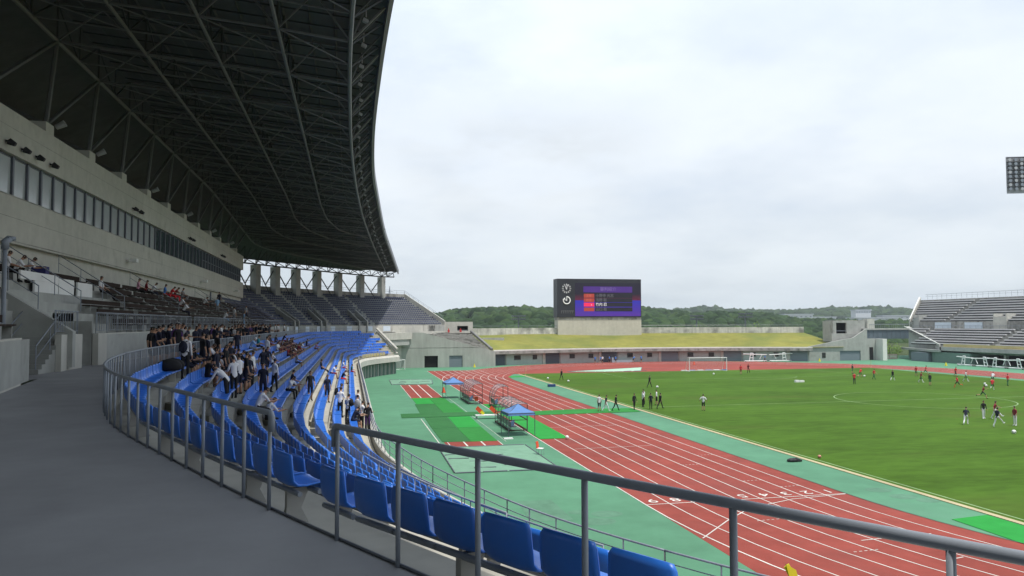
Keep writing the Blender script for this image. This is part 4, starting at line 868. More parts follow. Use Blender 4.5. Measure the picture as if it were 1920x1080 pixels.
def woods(name, ridge, depth, n, r0, r1, label, mats, terrain, zlow, pick=None):
    Rg = np.array(ridge,float); cum = np.concatenate([[0],np.cumsum(np.hypot(*np.diff(Rg[:,:2],axis=0).T))])
    vs, fs, mi = [], [], []; o = 0
    S = rng.uniform(0,cum[-1],n); D = rng.uniform(0,1,n)**1.1*depth
    D[:n//6] *= .06
    for s, d in zip(S, D):
        p = np.array([np.interp(s,cum,Rg[:,q]) for q in range(3)]); u = (p[:2]-np.array(CAM[:2])); u /= np.hypot(*u)
        f = 1-d/depth; und = .12*math.sin(s*.05+d*.03)+.10*math.sin(s*.021-d*.05+1)
        r = rng.uniform(r0,r1); z = zlow+(p[2]-zlow)*max(0,min(1,f**.75+und*(1-f)*f*4))-r*1.0
        sc = np.array([r*rng.uniform(.85,1.2), r*rng.uniform(.85,1.2), r*rng.uniform(.75,1.15)])
        jit = 1+rng.normal(0,.13,len(IV))[:,None]
        vs.append(IV*jit*sc+np.array([p[0]-u[0]*d, p[1]-u[1]*d, z])); fs.append(IF+o); o += len(IV); mi += [int(rng.integers(0,len(mats)))]*len(IF)
    V = np.concatenate(vs); F_ = np.concatenate(fs); me = bpy.data.meshes.new(name)
    me.vertices.add(len(V)); me.vertices.foreach_set('co', V.ravel()); me.loops.add(F_.size); me.loops.foreach_set('vertex_index', F_.ravel().astype(np.int32))
    me.polygons.add(len(F_)); me.polygons.foreach_set('loop_start', np.arange(0,F_.size,3,dtype=np.int32)); me.polygons.foreach_set('loop_total', np.full(len(F_),3,dtype=np.int32))
    for q in mats: me.materials.append(q)
    me.polygons.foreach_set('material_index', np.array(mi,dtype=np.int32)); me.update(); me.validate()
    ob = bpy.data.objects.new(name, me); COL.objects.link(ob); struct(tag(ob, label, 'woodland'), 'stuff')
    m = MB(); a, b, c = [], [], []
    for s in np.linspace(0,cum[-1],60):
        p = np.array([np.interp(s,cum,Rg[:,q]) for q in range(3)]); u = (p[:2]-np.array(CAM[:2])); u /= np.hypot(*u)
        a.append((*(p[:2]-u*depth),zlow-4)); b.append((*(p[:2]-u*depth*.4),zlow+(p[2]-zlow)*.55-5)); c.append((*p[:2],p[2]-5))
    m.strip(a,b); m.strip(b,c); m.strip(c,[(x*1.2,y*1.3,-5) for x,y,z in c]); struct(m.build(terrain, mat('hill_soil', (.035,.06,.025), .95, .2, .05), smooth=True))
G = [mat(f'foliage_{i}', c, .9, .35, .35, .05) for i, c in enumerate([(.024,.044,.018),(.032,.058,.023),(.018,.034,.016),(.042,.070,.026)])]
woods('woodland', NEAR, 300, 5200, 3.0, 6.5, 'dense dark green wooded hill behind the scoreboard and the bank wall', G, 'hill', 2)
woods('distant_woodland', FAR, 420, 2600, 7, 14, 'hazy blue-green wooded ridges on the horizon at right', G, 'distant_hill', 5)
def far_house(x,y,z,w,d,h,label,roofm=None):
    t = thing('warehouse', label, 'building', (x,y,z), -.22); MB().box(-w/2,-d/2,-12,w/2,d/2,h).build('wall', mat('far_white_wall', (.55,.57,.58), .8, .05, .05), t); MB().prism([(-w/2-1,-d/2-1),(w/2+1,-d/2-1),(w/2+1,d/2+1),(-w/2-1,d/2+1)],h,h+1.2).build('roof', roofm or mat('far_roof', (.42,.45,.48), .7, .05, .05), t)
    m = MB(); [m.box(-w/2+w*(i+.5)/6-1.2,-d/2-.1,h*.35,-w/2+w*(i+.5)/6+1.2,-d/2+.05,h*.62) for i in range(6)]; m.build('window_row', mat('far_window', (.18,.2,.22), .4, 0), t)
far_house(606,955,14,40,30,5.5,'distant pale warehouse, the left and widest one in the valley'); far_house(640,947,12,38,24,3.5,'distant white warehouse in front of the widest one'); far_house(700,936,21,22,16,4.5,'distant white house high on the far slope at right'); far_house(690,900,11,60,24,3,'distant low grey sheds below the far slope'); far_house(745,920,13,46,20,4,'distant grey works building beside the right stand')
def tree(name, x, y, z, h, r, cols, label, n=420, zc=.62):
    t = thing(name, label, 'tree', (x,y,z)); m = MB(); m.beam((0,0,0),(0,0,h*.6),.14*h/4,7,0,.06*h/4)
    for q in range(5):
        a = q*1.3; m.beam((0,0,h*(.3+.06*q)),(math.cos(a)*r*.6,math.sin(a)*r*.6,h*(.55+.07*q)),.05*h/4,5,0,.02)
    m.build('trunk', mat('bark', (.09,.07,.05), .9, .2, 4), t); m = MB()
    cl = [Vector((random.gauss(0,.5)*r,random.gauss(0,.5)*r,h*zc+random.uniform(-.5,.45)*h*.6)) for _ in range(14)]
    for _ in range(n):
        c = random.choice(cl)+Vector((random.gauss(0,.22),random.gauss(0,.22),random.gauss(0,.2)))*r; a = Vector((random.gauss(0,1),random.gauss(0,1),random.gauss(0,1))).normalized(); b = a.orthogonal().normalized(); s = random.uniform(.09,.2)*r*.6
        m.add([c-a*s,c+b*s*.6,c+a*s,c-b*s*.6],[(0,1,2,3)],random.randrange(len(cols)))
    m.build('crown', cols, t)
LG = [mat('fresh_leaf', (.16,.26,.03), .8, .2, 2), mat('fresh_leaf_dark', (.08,.16,.025), .8, .2, 2)]
tree('young_tree', 103.2, 126.5, 0, 4.4, 1.7, LG, 'fresh light green tree behind the slatted gate'); tree('young_tree', 105.6, 126.9, 0, 3.0, 1.5, LG, 'lower light green bush-like tree close to the right stand')
tree('young_tree', 79.7, 148, 4, 5.2, 1.6, LG, 'small bright green treetop showing over the bank wall')
m = MB()
for _ in range(500):
    c = Vector((random.uniform(95,104),random.uniform(124,126),random.uniform(.0,1.6))); a = Vector((random.gauss(0,1),random.gauss(0,1),random.gauss(0,1))).normalized(); b = a.orthogonal(); s = .16
    m.add([c-a*s,c+b*s*.6,c+a*s,c-b*s*.6],[(0,1,2,3)])
struct(tag(m.build('hedge_planting', LG[1]), 'low green planting behind the slatted gate', 'planting'), 'stuff')
# ------------------------------------------------------------------ railings
def rail_on(P, zt, zb, spacing, r, rp, label, name='handrail', bars=(), pickets=0, drop0=False, drop1=False, mt=M_STEEL, group=None):
    root = thing(name, label, 'railing', (P[0][0],P[0][1],zb), 0, group); o = Vector((P[0][0],P[0][1],zb)); P = [Vector((p[0],p[1],0)) for p in P]
    cum = [0]
    for a, b in zip(P[:-1],P[1:]): cum.append(cum[-1]+(b-a).length)
    def at(s):
        for i in range(len(P)-1):
            if s <= cum[i+1]+1e-9: return P[i].lerp(P[i+1],(s-cum[i])/max(1e-9,cum[i+1]-cum[i]))
        return P[-1]
    Z = lambda v, z: Vector((v.x,v.y,z))-o
    top = [Z(p,zt) for p in P]
    if drop0: d = (P[1]-P[0]).normalized()*.05; top = [Z(P[0]-d,zt-.16), Z(P[0]-d,zt-.03)]+[Z(P[0]-d*.4,zt)]+top
    if drop1: d = (P[-1]-P[-2]).normalized()*.05; top = top+[Z(P[-1]+d*.4,zt),Z(P[-1]+d,zt-.03),Z(P[-1]+d,zt-.16)]
    MB().tube(top, r, 12).build('top_rail', mt, root, True)
    for z in bars: MB().tube([Z(p,z) for p in P], rp*.7, 6).build('mid_rail', mt, root, True)
    n = max(1, int(round(cum[-1]/spacing)))
    for i in range(n+1):
        p = at(cum[-1]*i/n); b = MB(); b.beam(Z(p,zb),Z(p,zt),rp,8); b.build('post', mt, root, True)
    if pickets:
        b = MB(); k = int(cum[-1]/pickets)
        for i in range(k): p = at(cum[-1]*(i+.5)/k); b.beam(Z(p,zb+.1),Z(p,zt),.012,4)
        struct(b.build('picket', mt, root), 'stuff')
    return root
def a_line(i0, i1, off=.07, step=2):
    st = step if i1 > i0 else -step; out_ = []
    for i in list(range(i0,i1,st))+[i1]:
        q = LB[i]-LA[i]; q = q/np.hypot(*q); out_.append(LA[i]-q*off)
    return out_
rail_on(a_line(131, 268, .03), 8.06, Z0-.02, .62, .026, .018, 'grey tube railing curving along the concourse behind the blue seats, left of the gap', drop0=True)
rail_on(a_line(120, 44, .02), 8.065, Z0-.02, .88, .0245, .0175, 'nearest grey tube railing sloping across the foreground, right of the gap', drop0=True)
for i, (a, b) in enumerate([(270,330),(331,372),(373,404),(405,428),(429,452),(453,484),(485,530),(531,600),(601,700)]):
    rail_on(a_line(a, b, .07, 4), 8.06, Z0, 1.1, .024, .018, 'grey barred railing between the blue seats and the crowded walkway', 'guard_rail', bars=(Z0+.12,), pickets=.22 if a < 480 else 0, group='railing sections behind the blue seats')
def b_line(i0, i1, d, step=3): return [offB(i,d) for i in list(range(i0,i1,step))+[i1]]
for a, b in [(60,120),(120,180),(180,236),(236,290),(290,345),(345,420),(420,500),(500,585),(585,690)]:
    rail_on(b_line(a, b, .09), 4.0, 3.28, 1.25, .024, .018, 'thin grey railing on the front parapet of the blue seats above the green apron', 'front_railing', bars=(3.5,3.75), group='front parapet railing sections')
rail_on([lowp(i,.80) for i in range(128,236,4)], 4.55, 3.3, 1.15, .022, .016, 'slender railing round the stair opening low in the near seats', 'stair_railing', bars=(3.6,4.05))
rail_on([lowp(i,.70) for i in range(150,238,4)], 5.0, 3.8, 1.6, .022, .016, 'second slender railing round the stair opening, nearer the seats', 'stair_railing')
q = [lowp(i,.76) for i in range(128,236,6)]; m = MB(); m.strip([P3(p,3.0) for p in q],[P3(p,3.75) for p in q]); q2 = [lowp(i,.785) for i in range(128,236,6)]; m.strip([P3(p,3.75) for p in q],[P3(p,3.75) for p in q2]); m.strip([P3(p,3.75) for p in q2],[P3(p,3.0) for p in q2]); tag(m.build('stair_wall', M_CONCL), 'low pale wall beside the stair opening in the near lower seats', 'wall')
def c_line(y0, y1, off=.1): return [UC[i]+nrmU(i)*off for i in range(ui_at(y0),ui_at(y1)+1,4)]
for y0,y1 in [(-6,-3),(-1.2,9),(9.2,19),(19.2,33),(33.2,47),(47.2,61),(61.2,82)]:
    rail_on(c_line(y0,y1), 9.35, 8.5, 1.5, .022, .017, 'grey barred railing on top of the concourse wall below the brown benches', 'wall_railing', bars=(8.62,), pickets=.3 if y0 < 30 else 0, group='railing sections on the concourse wall')
def sloped(a, b, h, label, n=3, r=.022, name='stair_handrail', mt=M_STEEL):
    a, b = Vector(a), Vector(b); root = thing(name, label, 'railing', a); up = Vector((0,0,h))
    MB().tube([up*.98, up, (b-a)+up, (b-a)+up+Vector((0,0,-.02))], r, 8).build('top_rail', mt, root, True)
    MB().beam(up*.55,(b-a)+up*.55,r*.7,6).build('mid_rail', mt, root)
    for i in range(n): p = (b-a)*i/(n-1); MB().beam(p, p+up, r*.8, 6).build('post', mt, root)
sloped((-35.4,-6.9,Z0),(-35.4,-4.5,8.45),.95,'grey handrail of the stair from the concourse up to the benches')
sloped((-36.7,-6.9,Z0),(-36.7,-4.5,8.45),.95,'inner grey handrail of the same stair, against the recess wall')
sloped((-34.3,-15.8,Z0),(-34.3,-13.4,8.45),.95,'grey handrail at the left edge climbing beside the pale wall panel')
for y, w in ((-3.2,'nearest the light pole'),(1.5,'just left of the white boards'),(8.2,'under the white boards'),(21,'above the first wing wall'),(43,'half way along the benches'),(58,'towards the far end of the building')):
    i = ui_at(y); p, q = uppp(i,.16), uppp(i,.5); sloped((*p,8.45+6.2*.16),(*q,8.45+6.2*.5),.9,f'grey aisle handrail on the brown-bench terrace, {w}',4)
for i, w in ((491,'first'),(497,'second'),(542,'third'),(548,'fourth'),(598,'fifth'),(604,'sixth')):
    p, q = uppp(i,.0), uppp(i,.36); sloped((*p,9.4),(*q,9.4+6.2*.36),.85,f'thin handrail on the entrance walls of the navy seats, {w} from the left',5,.03)
iE = len(UC)-2; p, q = uppp(iE,.02), uppp(iE,.98); sloped((*p,9.6),(*q,9.6+6.2*.96),.75,'handrail along the sloping open end of the navy seats',9,.03)
cfar = [UC[i]+nrmU(i)*.1 for i in range(400,len(UC),6)]; rail_on(cfar, 9.3, 8.5, 2.0, .03, .025, 'long thin railing above the far concourse wall below the navy seats', 'wall_railing', bars=(8.9,))
dfar = [UD[i]+nrmU(i)*.15 for i in range(400,len(UC),8)]; rail_on(dfar, 16.3, 15.5, 2.4, .03, .025, 'thin railing along the rear parapet between the columns', 'rear_railing', bars=(15.9,))
# light pole at the left edge
t = thing('lamp_pole', 'blue-grey lamp pole at the left edge of the picture by the concourse wall', 'lamp', (-36.68,-6.22,Z0)); MB().tube([(0,0,0),(0,0,4.3)],.075,12).build('pole', M_STEEL, t, True); m = MB(); m.tube([(0,0,4.25),(0,0,4.5),(.1,.1,4.62)],.13,10); m.beam((.05,.05,4.6),(.26,.17,4.63),.12,8,0,.07); m.build('lamp_head', M_STEEL, t, True); MB().beam((0,0,0),(0,0,.04),.16,10).build('base_plate', M_STEELD, t)
# white boards on the bench terrace
for (y0,y1,z0,z1,w) in [(-.75,3.4,10.75,11.1,'long upper one under the leaning pair'),(.7,3.35,10.2,10.745,'left large one below the leaning pair'),(3.45,5.4,10.2,11.0,'middle one'),(5.9,8.1,10.2,10.95,'right one, by the brown benches')]:
    o = MB().box(-38.35,y0,z0,-38.27,y1,z1).build('white_board', M_WPANEL); tag(o, f'white partition board standing among the brown benches, {w}', 'board'); q = MB(); [q.box(-38.42,y,z0-.0,-38.355,y+.1,z1+.03) for y in (y0+.05,y1-.15)]; q.build('board_post', M_BLACK, o)

# ------------------------------------------------------------------ team shelters, tents and other things on the apron
def shelter(x, y, ln, label, nr):
    t = thing('team_shelter', label, 'dugout', (x,y,0), 0, 'arched team shelters'); w, h = 1.5, 2.25
    arc = [(-.0+0*w,0,0)]+[(w*.62*(1-math.cos(a)), 0, .9+1.35*math.sin(a)) for a in np.linspace(0,math.pi/2,9)]+[(w,0,h)]
    for i in range(nr):
        yy = ln*i/(nr-1); P = [(p[0]-w/2,yy,p[2]) for p in arc]; MB().tube(P,.026,6).build('arched_rib', M_STEELD, t); i in (0,nr-1) and MB().beam((w/2,yy,0),(w/2,yy,h),.035,6).build('front_post', mat('brown_frame',(.06,.03,.025),.5,.1), t)
    m = MB(); n_ = len(arc); m.strip([(p[0]-w/2+.01,.02,p[2]-.01) for p in arc],[(p[0]-w/2+.01,ln-.02,p[2]-.01) for p in arc]); m.build('clear_cover', M_CLEAR, t)
    m = MB()
    for z in (.9,h): m.beam((-w/2+(.0 if z < 1 else w),0,z),(-w/2+(.0 if z < 1 else w),ln,z),.03,5)
    for x_, z in ((w/2,.12),(-w/2,.12),(w/2,.95)): m.beam((x_,0,z),(x_,ln,z),.05,5)
    for yy in (0,ln): m.beam((-w/2,yy,.12),(w/2,yy,.12),.05,5); m.beam((-w/2,yy,.95),(w/2,yy,.95),.03,5)
    m.build('frame', mat('brown_frame',(.06,.03,.025),.5,.1), t)
    m = MB(); m.box(-w/2+.15,.15,.36,-w/2+.6,ln-.15,.42); m.box(-w/2+.1,.15,.42,-w/2+.15,ln-.15,.8); m.build('bench', M_STEELD, t)
    m = MB(); m.obox((-w/2+.35,.5,.62),(.05,.3,0),(.16,0,.12),(.02,0,.22)); m.build('folded_chair', mat('blue_grey_cloth',(.12,.2,.33),.7,.1), t)
shelter(-11.6,25.8,6.2,'nearest arched shelter, partly under the near blue tent',6); shelter(-9.6,43.2,2.6,'short arched shelter alone between the other two',3); shelter(-11.6,47.4,6.4,'far arched shelter next to the far blue tent',6)
def tent(x, y, s, h, label):
    t = thing('canopy_tent', label, 'tent', (x,y,0), .06, 'blue canopy tents')
    for a in (-1,1):
        for b in (-1,1): MB().beam((a*s,b*s,0),(a*s,b*s,h),.03,6).build('leg', M_STEELD, t)
    m = MB(); ap = (0,0,h+.62); c = [(-s,-s,h),(s,-s,h),(s,s,h),(-s,s,h)]; e = [(x_*1.03,y_*1.03,h-.22) for x_,y_,_ in c]
    mid = lambda a,b,f,dz=0: tuple(a[k]*(1-f)+b[k]*f+(dz if k == 2 else 0) for k in range(3))
    for i in range(4):
        a, b = c[i], c[(i+1)%4]; p1, p2 = mid(a,ap,.5,-.06), mid(b,ap,.5,-.06); m.add([a,b,p2,p1],[(0,1,2,3)]); m.add([p1,p2,ap],[(0,1,2)]); m.add([e[i],e[(i+1)%4],b,a],[(0,1,2,3)])
    m.build('canopy', M_TENT, t); m = MB()
    for i in range(4): m.beam((c[i][0],c[i][1],h-.05),(c[(i+1)%4][0],c[(i+1)%4][1],h-.05),.03,5); m.beam((c[i][0],c[i][1],h-.05),ap,.02,5)
    m.build('tent_frame', M_STEELD, t)
tent(-12.0,24.2,1.08,1.85,'near blue canopy tent over the end of the closest shelter'); tent(-13.0,55.4,1.08,1.85,'far blue canopy tent beyond the farthest shelter')
def chair(x, y, rz, col, label, fold=False, z=0):
    t = thing('stacking_chair', label, 'chair', (x,y,z), rz); m = MB()
    m.obox((0,0,.44),(.21,0,0),(0,.2,0),(0,0,.015)); m.build('seat', M_WHITE if not fold else col, t); m = MB(); m.obox((0,-.21,.72),(.2,0,0),(0,.015,.0),(0,-.03,.17)); m.obox((0,-.2,.5),(.18,0,0),(0,.02,0),(0,0,.06)); m.build('backrest', col, t)
    for a in (-1,1):
        for b in (-1,1): MB().beam((a*.19,b*.17,.44),(a*.21,b*.2,0),.014,5).build('leg', M_STEEL, t)
chair(-12.55,14.8,-2.2,M_ORANGE,'orange-backed chair alone by the near pit cover'); chair(-11.55,46.9,-.4,M_ORANGE,'orange chair at the open end of the far shelter')
o = MB().box(-13.7,34.45,.30,-11.4,35.1,.38).build('white_board_table', M_WHITE); tag(o,'low white board table on the apron near the closest shelter','table'); m = MB(); [m.box(x,y,0.04,x+.06,y+.06,.30) for x in (-13.6,-11.5) for y in (34.5,34.98)]; m.build('table_leg', M_STEEL, o)
for x, mt, w in ((-13.3,M_ORANGE,'left'),(-12.0,M_ORANGE,'right')):
    t = thing('tilted_board', f'orange folded seat leaning on the white board table, {w} one', 'chair', (x,34.9,.38)); m = MB(); m.obox((0,0,.42),(.26,.0,-.24),(0,.03,0),(.12,.0,.14)); m.build('seat', mt, t); m = MB(); m.obox((.28,-.1,.18),(.14,0,-.12),(0,.04,0),(.08,0,.1)); m.build('backrest', M_YELLOW if w == 'left' else mt, t)
for (x,y,w) in [(-8.9,20.9,'white ball-like marker on the kerb line beside the near green mat'),(-11.9,24.9,None)]:
    if w: m = MB(); V,F_ = ico(2); m.add([(p[0]*.14,p[1]*.14,p[2]*.14+.14) for p in V],[tuple(f) for f in F_]); tag(m.build('round_marker', M_WHITE, None, True, (x,y,0.04)), w, 'marker')
o = MB().box(-.35,-.2,.0,.35,.2,.08).build('white_mat_box', M_WHITE, None, False, (-13.2,22.2,0)); tag(o,'small flat white box in the shadow of the near tent','box')
# goals
def goal(x, y, rz, label, w=7.32, h=2.44, d=1.8, net=True, name='football_goal'):
    t = thing(name, label, 'goal', (x,y,0.03), rz)
    for s in (-1,1): MB().beam((s*w/2,0,0),(s*w/2,0,h),.06,8).build('post', M_WHITE, t)
    MB().beam((-w/2-.06,0,h),(w/2+.06,0,h),.06,8).build('crossbar', M_WHITE, t)
    m = MB()
    for s in (-1,1): m.beam((s*w/2,0,h),(s*w/2,.7,h),.03,5); m.beam((s*w/2,.7,h),(s*w/2,d,0.03),.03,5); m.beam((s*w/2,0,0.03),(s*w/2,d,0.03),.03,5)
    m.beam((-w/2,d,.05),(w/2,d,.05),.05,5); m.build('back_frame', M_WHITE, t)
    if net:
        m = MB()
        for i in range(37): xx = -w/2+w*i/36; m.beam((xx,.7,h),(xx,d,.03),.006,3); m.beam((xx,0,h),(xx,.7,h),.006,3)
        for j in range(12): f = j/11; yy, zz = .7+(d-.7)*f, h*(1-f)+.03*f; m.beam((-w/2,yy,zz),(w/2,yy,zz),.006,3)
        struct(m.build('net', mat('white_net',(.6,.6,.6),.8,0), t), 'stuff')
goal(PX,PY+52.5,0,'white football goal with net at the far end of the pitch'); m = MB(); [m.box(PX-4.3+1.6*i,PY+54.4,.03,PX-3.2+1.6*i,PY+54.7,.2,i%2) for i in range(6)]; tag(m.build('goal_ballast', [M_WHITE, M_TENT]),'row of white and blue weights behind the far goal','weight')
goal(-15.7,110.6,math.pi*.25,'small white goal frame stored in the dark gateway, the right one',2.6,1.9,1.3,False,'small_goal'); goal(-18.6,107.9,math.pi*.3,'small white goal frame stored in the dark gateway, the left one',1.6,1.4,1.0,False,'small_goal')
# white folded goal frames by the walls
def folded(x, y, rz, ln, label):
    t = thing('folded_frame', label, 'frame', (x,y,0), rz, 'white wheeled frames along the walls'); m = MB(); m.beam((-ln/2,0,.18),(ln/2,0,.18),.12,6); m.build('base_beam', M_WHITE, t)
    for a, s in ((-.28,1),(-.12,1)): MB().beam((ln*a,0,.2),(ln*a*.75,.1,1.9),.1,6).build('upright', M_WHITE, t)
    m = MB(); m.beam((-ln*.26,.05,.9),(-ln*.1,.05,.9),.07,5); m.beam((-ln*.25,.08,1.5),(-ln*.1,.08,1.5),.07,5); m.beam((-ln*.21,.1,1.92),(-ln*.09,.1,1.92),.1,5); m.build('cross_tube', M_WHITE, t)
    MB().beam((-ln*.55,.1,1.78),(ln*.52,.1,1.55),.09,6).build('top_beam', M_WHITE, t); MB().beam((ln*.3,.1,1.5),(ln*.2,.1,.55),.07,5).build('stay', M_WHITE, t)
    for a in (-.45,.45): m = MB(); m.beam((ln*a,-.15,.1),(ln*a,.15,.1),.1,8); m.build('wheel', M_BLACK, t)
folded(64.2,120.9,0,5.4,'white wheeled frame standing against the bank building, left one'); folded(70.2,120.6,math.pi,5.4,'white wheeled frame standing against the bank building, right one')
for i, y in enumerate((95,91.2,87.4,83.6,79.8,76)): folded(95.8,y,math.pi/2*(1 if i%2 else -1),4.8,f'white wheeled frame before the right stand, {["first","second","third","fourth","fifth","sixth"][i]} from afar')
def ball(x, y, label, r=.13, z=.03, mt=M_WHITE):
    V,F_ = ico(3); m = MB(); m.add([(p[0]*r,p[1]*r,p[2]*r+r) for p in V],[tuple(f) for f in F_]); o = m.build('football', [mt, M_BLACK], None, True, (x,y,z)); tag(o,label,'ball')
    for i,p in enumerate(o.data.polygons):
        if max(abs(p.center[0]),abs(p.center[1]),abs(p.center[2]-r)) > r*.96: p.material_index = 1
for (x,y,w) in [(26.0,15.4,'white football nearest the camera, beside the tackling players'),(61.6,55.1,'left one of two white footballs in the air-side of the red players at right'),(59.3,52.5,'right one of two white footballs near the red players at right'),(55.9,72.9,'white football at the feet of the far red player'),(15.6,61.6,'white football by the lone walker in black'),(35.1,83.7,'white football in front of the far goal'),(5.4,80.9,'white football near the far left corner of the grass'),(6.9,74.6,'white football just right of the lone far-corner player')]: ball(x,y,w,.16)
ball(4.75,9.3,'small pinkish ball on the grass by the kerb',.11,.03,mat('pink_ball',(.6,.25,.2),.5,0))
o = MB().box(-.75,-.2,0,-.1,.2,.32).box(.0,-.18,0,.7,.2,.27).build('kit_bag', M_WPANEL, None, False, (39.7,65.8,.03)); tag(o,'white kit bag lying alone on the pitch','bag')
m = MB(); V,F_ = ico(2); m.add([(a*.48,b*.2,max(c,-.7)*.15+.1) for a,b,c in V],[tuple(f) for f in F_]); m.obox((.3,0,.12),(.22,0,-.05),(0,.14,0),(0,0,.06)); m.beam((-.25,-.05,.2),(.2,-.05,.24),.025,5); o = m.build('dark_bag', M_BLACK, None, False, (2.5,8.7,0)); tag(o,'flat black bag lying on the green strip beside the kerb','bag')
o = MB().box(-.5,-.3,0,.5,.3,.35).build('blue_crate', mat('dark_blue_box',(.02,.05,.16),.6,.1), None, False, (2.4,67.5,0)); tag(o,'dark blue box on the green strip near the far corner','box')
def post_flag(x, y, h, label, col=None):
    t = thing('corner_post', label, 'flag', (x,y,.03)); MB().beam((0,0,0),(0,0,h),.03,6).build('pole', M_YEL, t)
    if col: m = MB(); m.obox((.18,0,h-.15),(.18,.03,0),(0,.01,0),(0,.0,.13)); m.build('flag', col, t)
post_flag(3.9,89.8,1.6,'thin pale corner post at the far left corner of the grass'); post_flag(71.7,92,1.6,'thin post at the far right corner of the grass')
for (x,y,w,c) in [(-.5,116.5,'yellow cone by the low building at far left',M_YELLOW),(78.5,118.2,'yellow cone by the entrance block',M_YELLOW),(92.3,96.5,'pale yellow barrel-like cone before the right stand',M_YELLOW),(46,114,'small red flag marker on the red area behind the goal',M_ORANGE),(-13.3,62.3,'small red marker at the edge of the outer lane',M_ORANGE)]:
    m = MB(); m.beam((0,0,0),(0,0,.06),.3,8); m.beam((0,0,.06),(0,0,.7),.24,8,0,.06); tag(m.build('traffic_cone', c, None, False, (x,y,.01)), w, 'cone')
t = thing('yellow_flag', 'yellow folded banner on a stand at the bottom edge beside the outer lane', 'flag', (-10.6,-11.7,0)); MB().beam((0,0,0),(0,0,.5),.03,6).build('pole', M_STEEL, t); m = MB(); m.obox((.12,0,.4),(.2,.02,-.12),(0,.02,0),(-.06,0,.22)); m.obox((.02,.05,.5),(.1,.02,.05),(0,.02,0),(-.09,0,.16)); m.build('banner', M_YELLOW, t)
m = MB(); m.box(32.6,126.7,0,37.4,127.3,.5); m.box(32.2,126.4,.0,32.6,127.2,1.1); tag(m.build('training_bench', mat('grey_blue_bench',(.3,.36,.4),.6,.1)),'low pale bench against the bank building near the blue-shirted group','bench')
# ------------------------------------------------------------------ people
SKIN = mat('skin', (.40,.23,.15), .6, .05, 3); HAIR = mat('hair', (.012,.010,.010), .5, .1, 5)
C_NAVY = mat('navy_cloth', (.012,.014,.030), .85, .15, 4); C_BLK = mat('black_cloth', (.014,.014,.016), .85, .15, 4); C_WHT = mat('white_cloth', (.66,.66,.68), .85, .06, 4); C_RED = mat('red_cloth', (.55,.025,.035), .8, .1, 4)
C_DRED = mat('dark_red_cloth', (.20,.02,.03), .8, .1, 4); C_GRN = mat('green_cloth', (.02,.11,.05), .8, .1, 4); C_BLU = mat('blue_cloth', (.06,.20,.55), .8, .1, 4); C_LBL = mat('light_blue_cloth', (.25,.40,.60), .8, .1, 4); C_TEA = mat('teal_cloth', (.02,.22,.28), .8, .1, 4)
C_YEL = M_YELLOW; C_GRY = mat('grey_cloth', (.22,.22,.23), .8, .1, 4); C_PNK = mat('pink_cloth', (.5,.25,.33), .8, .1, 4); C_BRN = mat('brown_cloth', (.10,.05,.035), .8, .1, 4); C_PUR = mat('purple_cloth', (.07,.03,.12), .8, .1, 4); C_ORG = mat('orange_shoe', (.6,.12,.03), .6, 0)
def rotx(v, a): return Vector((v[0], v[1]*math.cos(a)-v[2]*math.sin(a), v[1]*math.sin(a)+v[2]*math.cos(a)))
POSES = {}
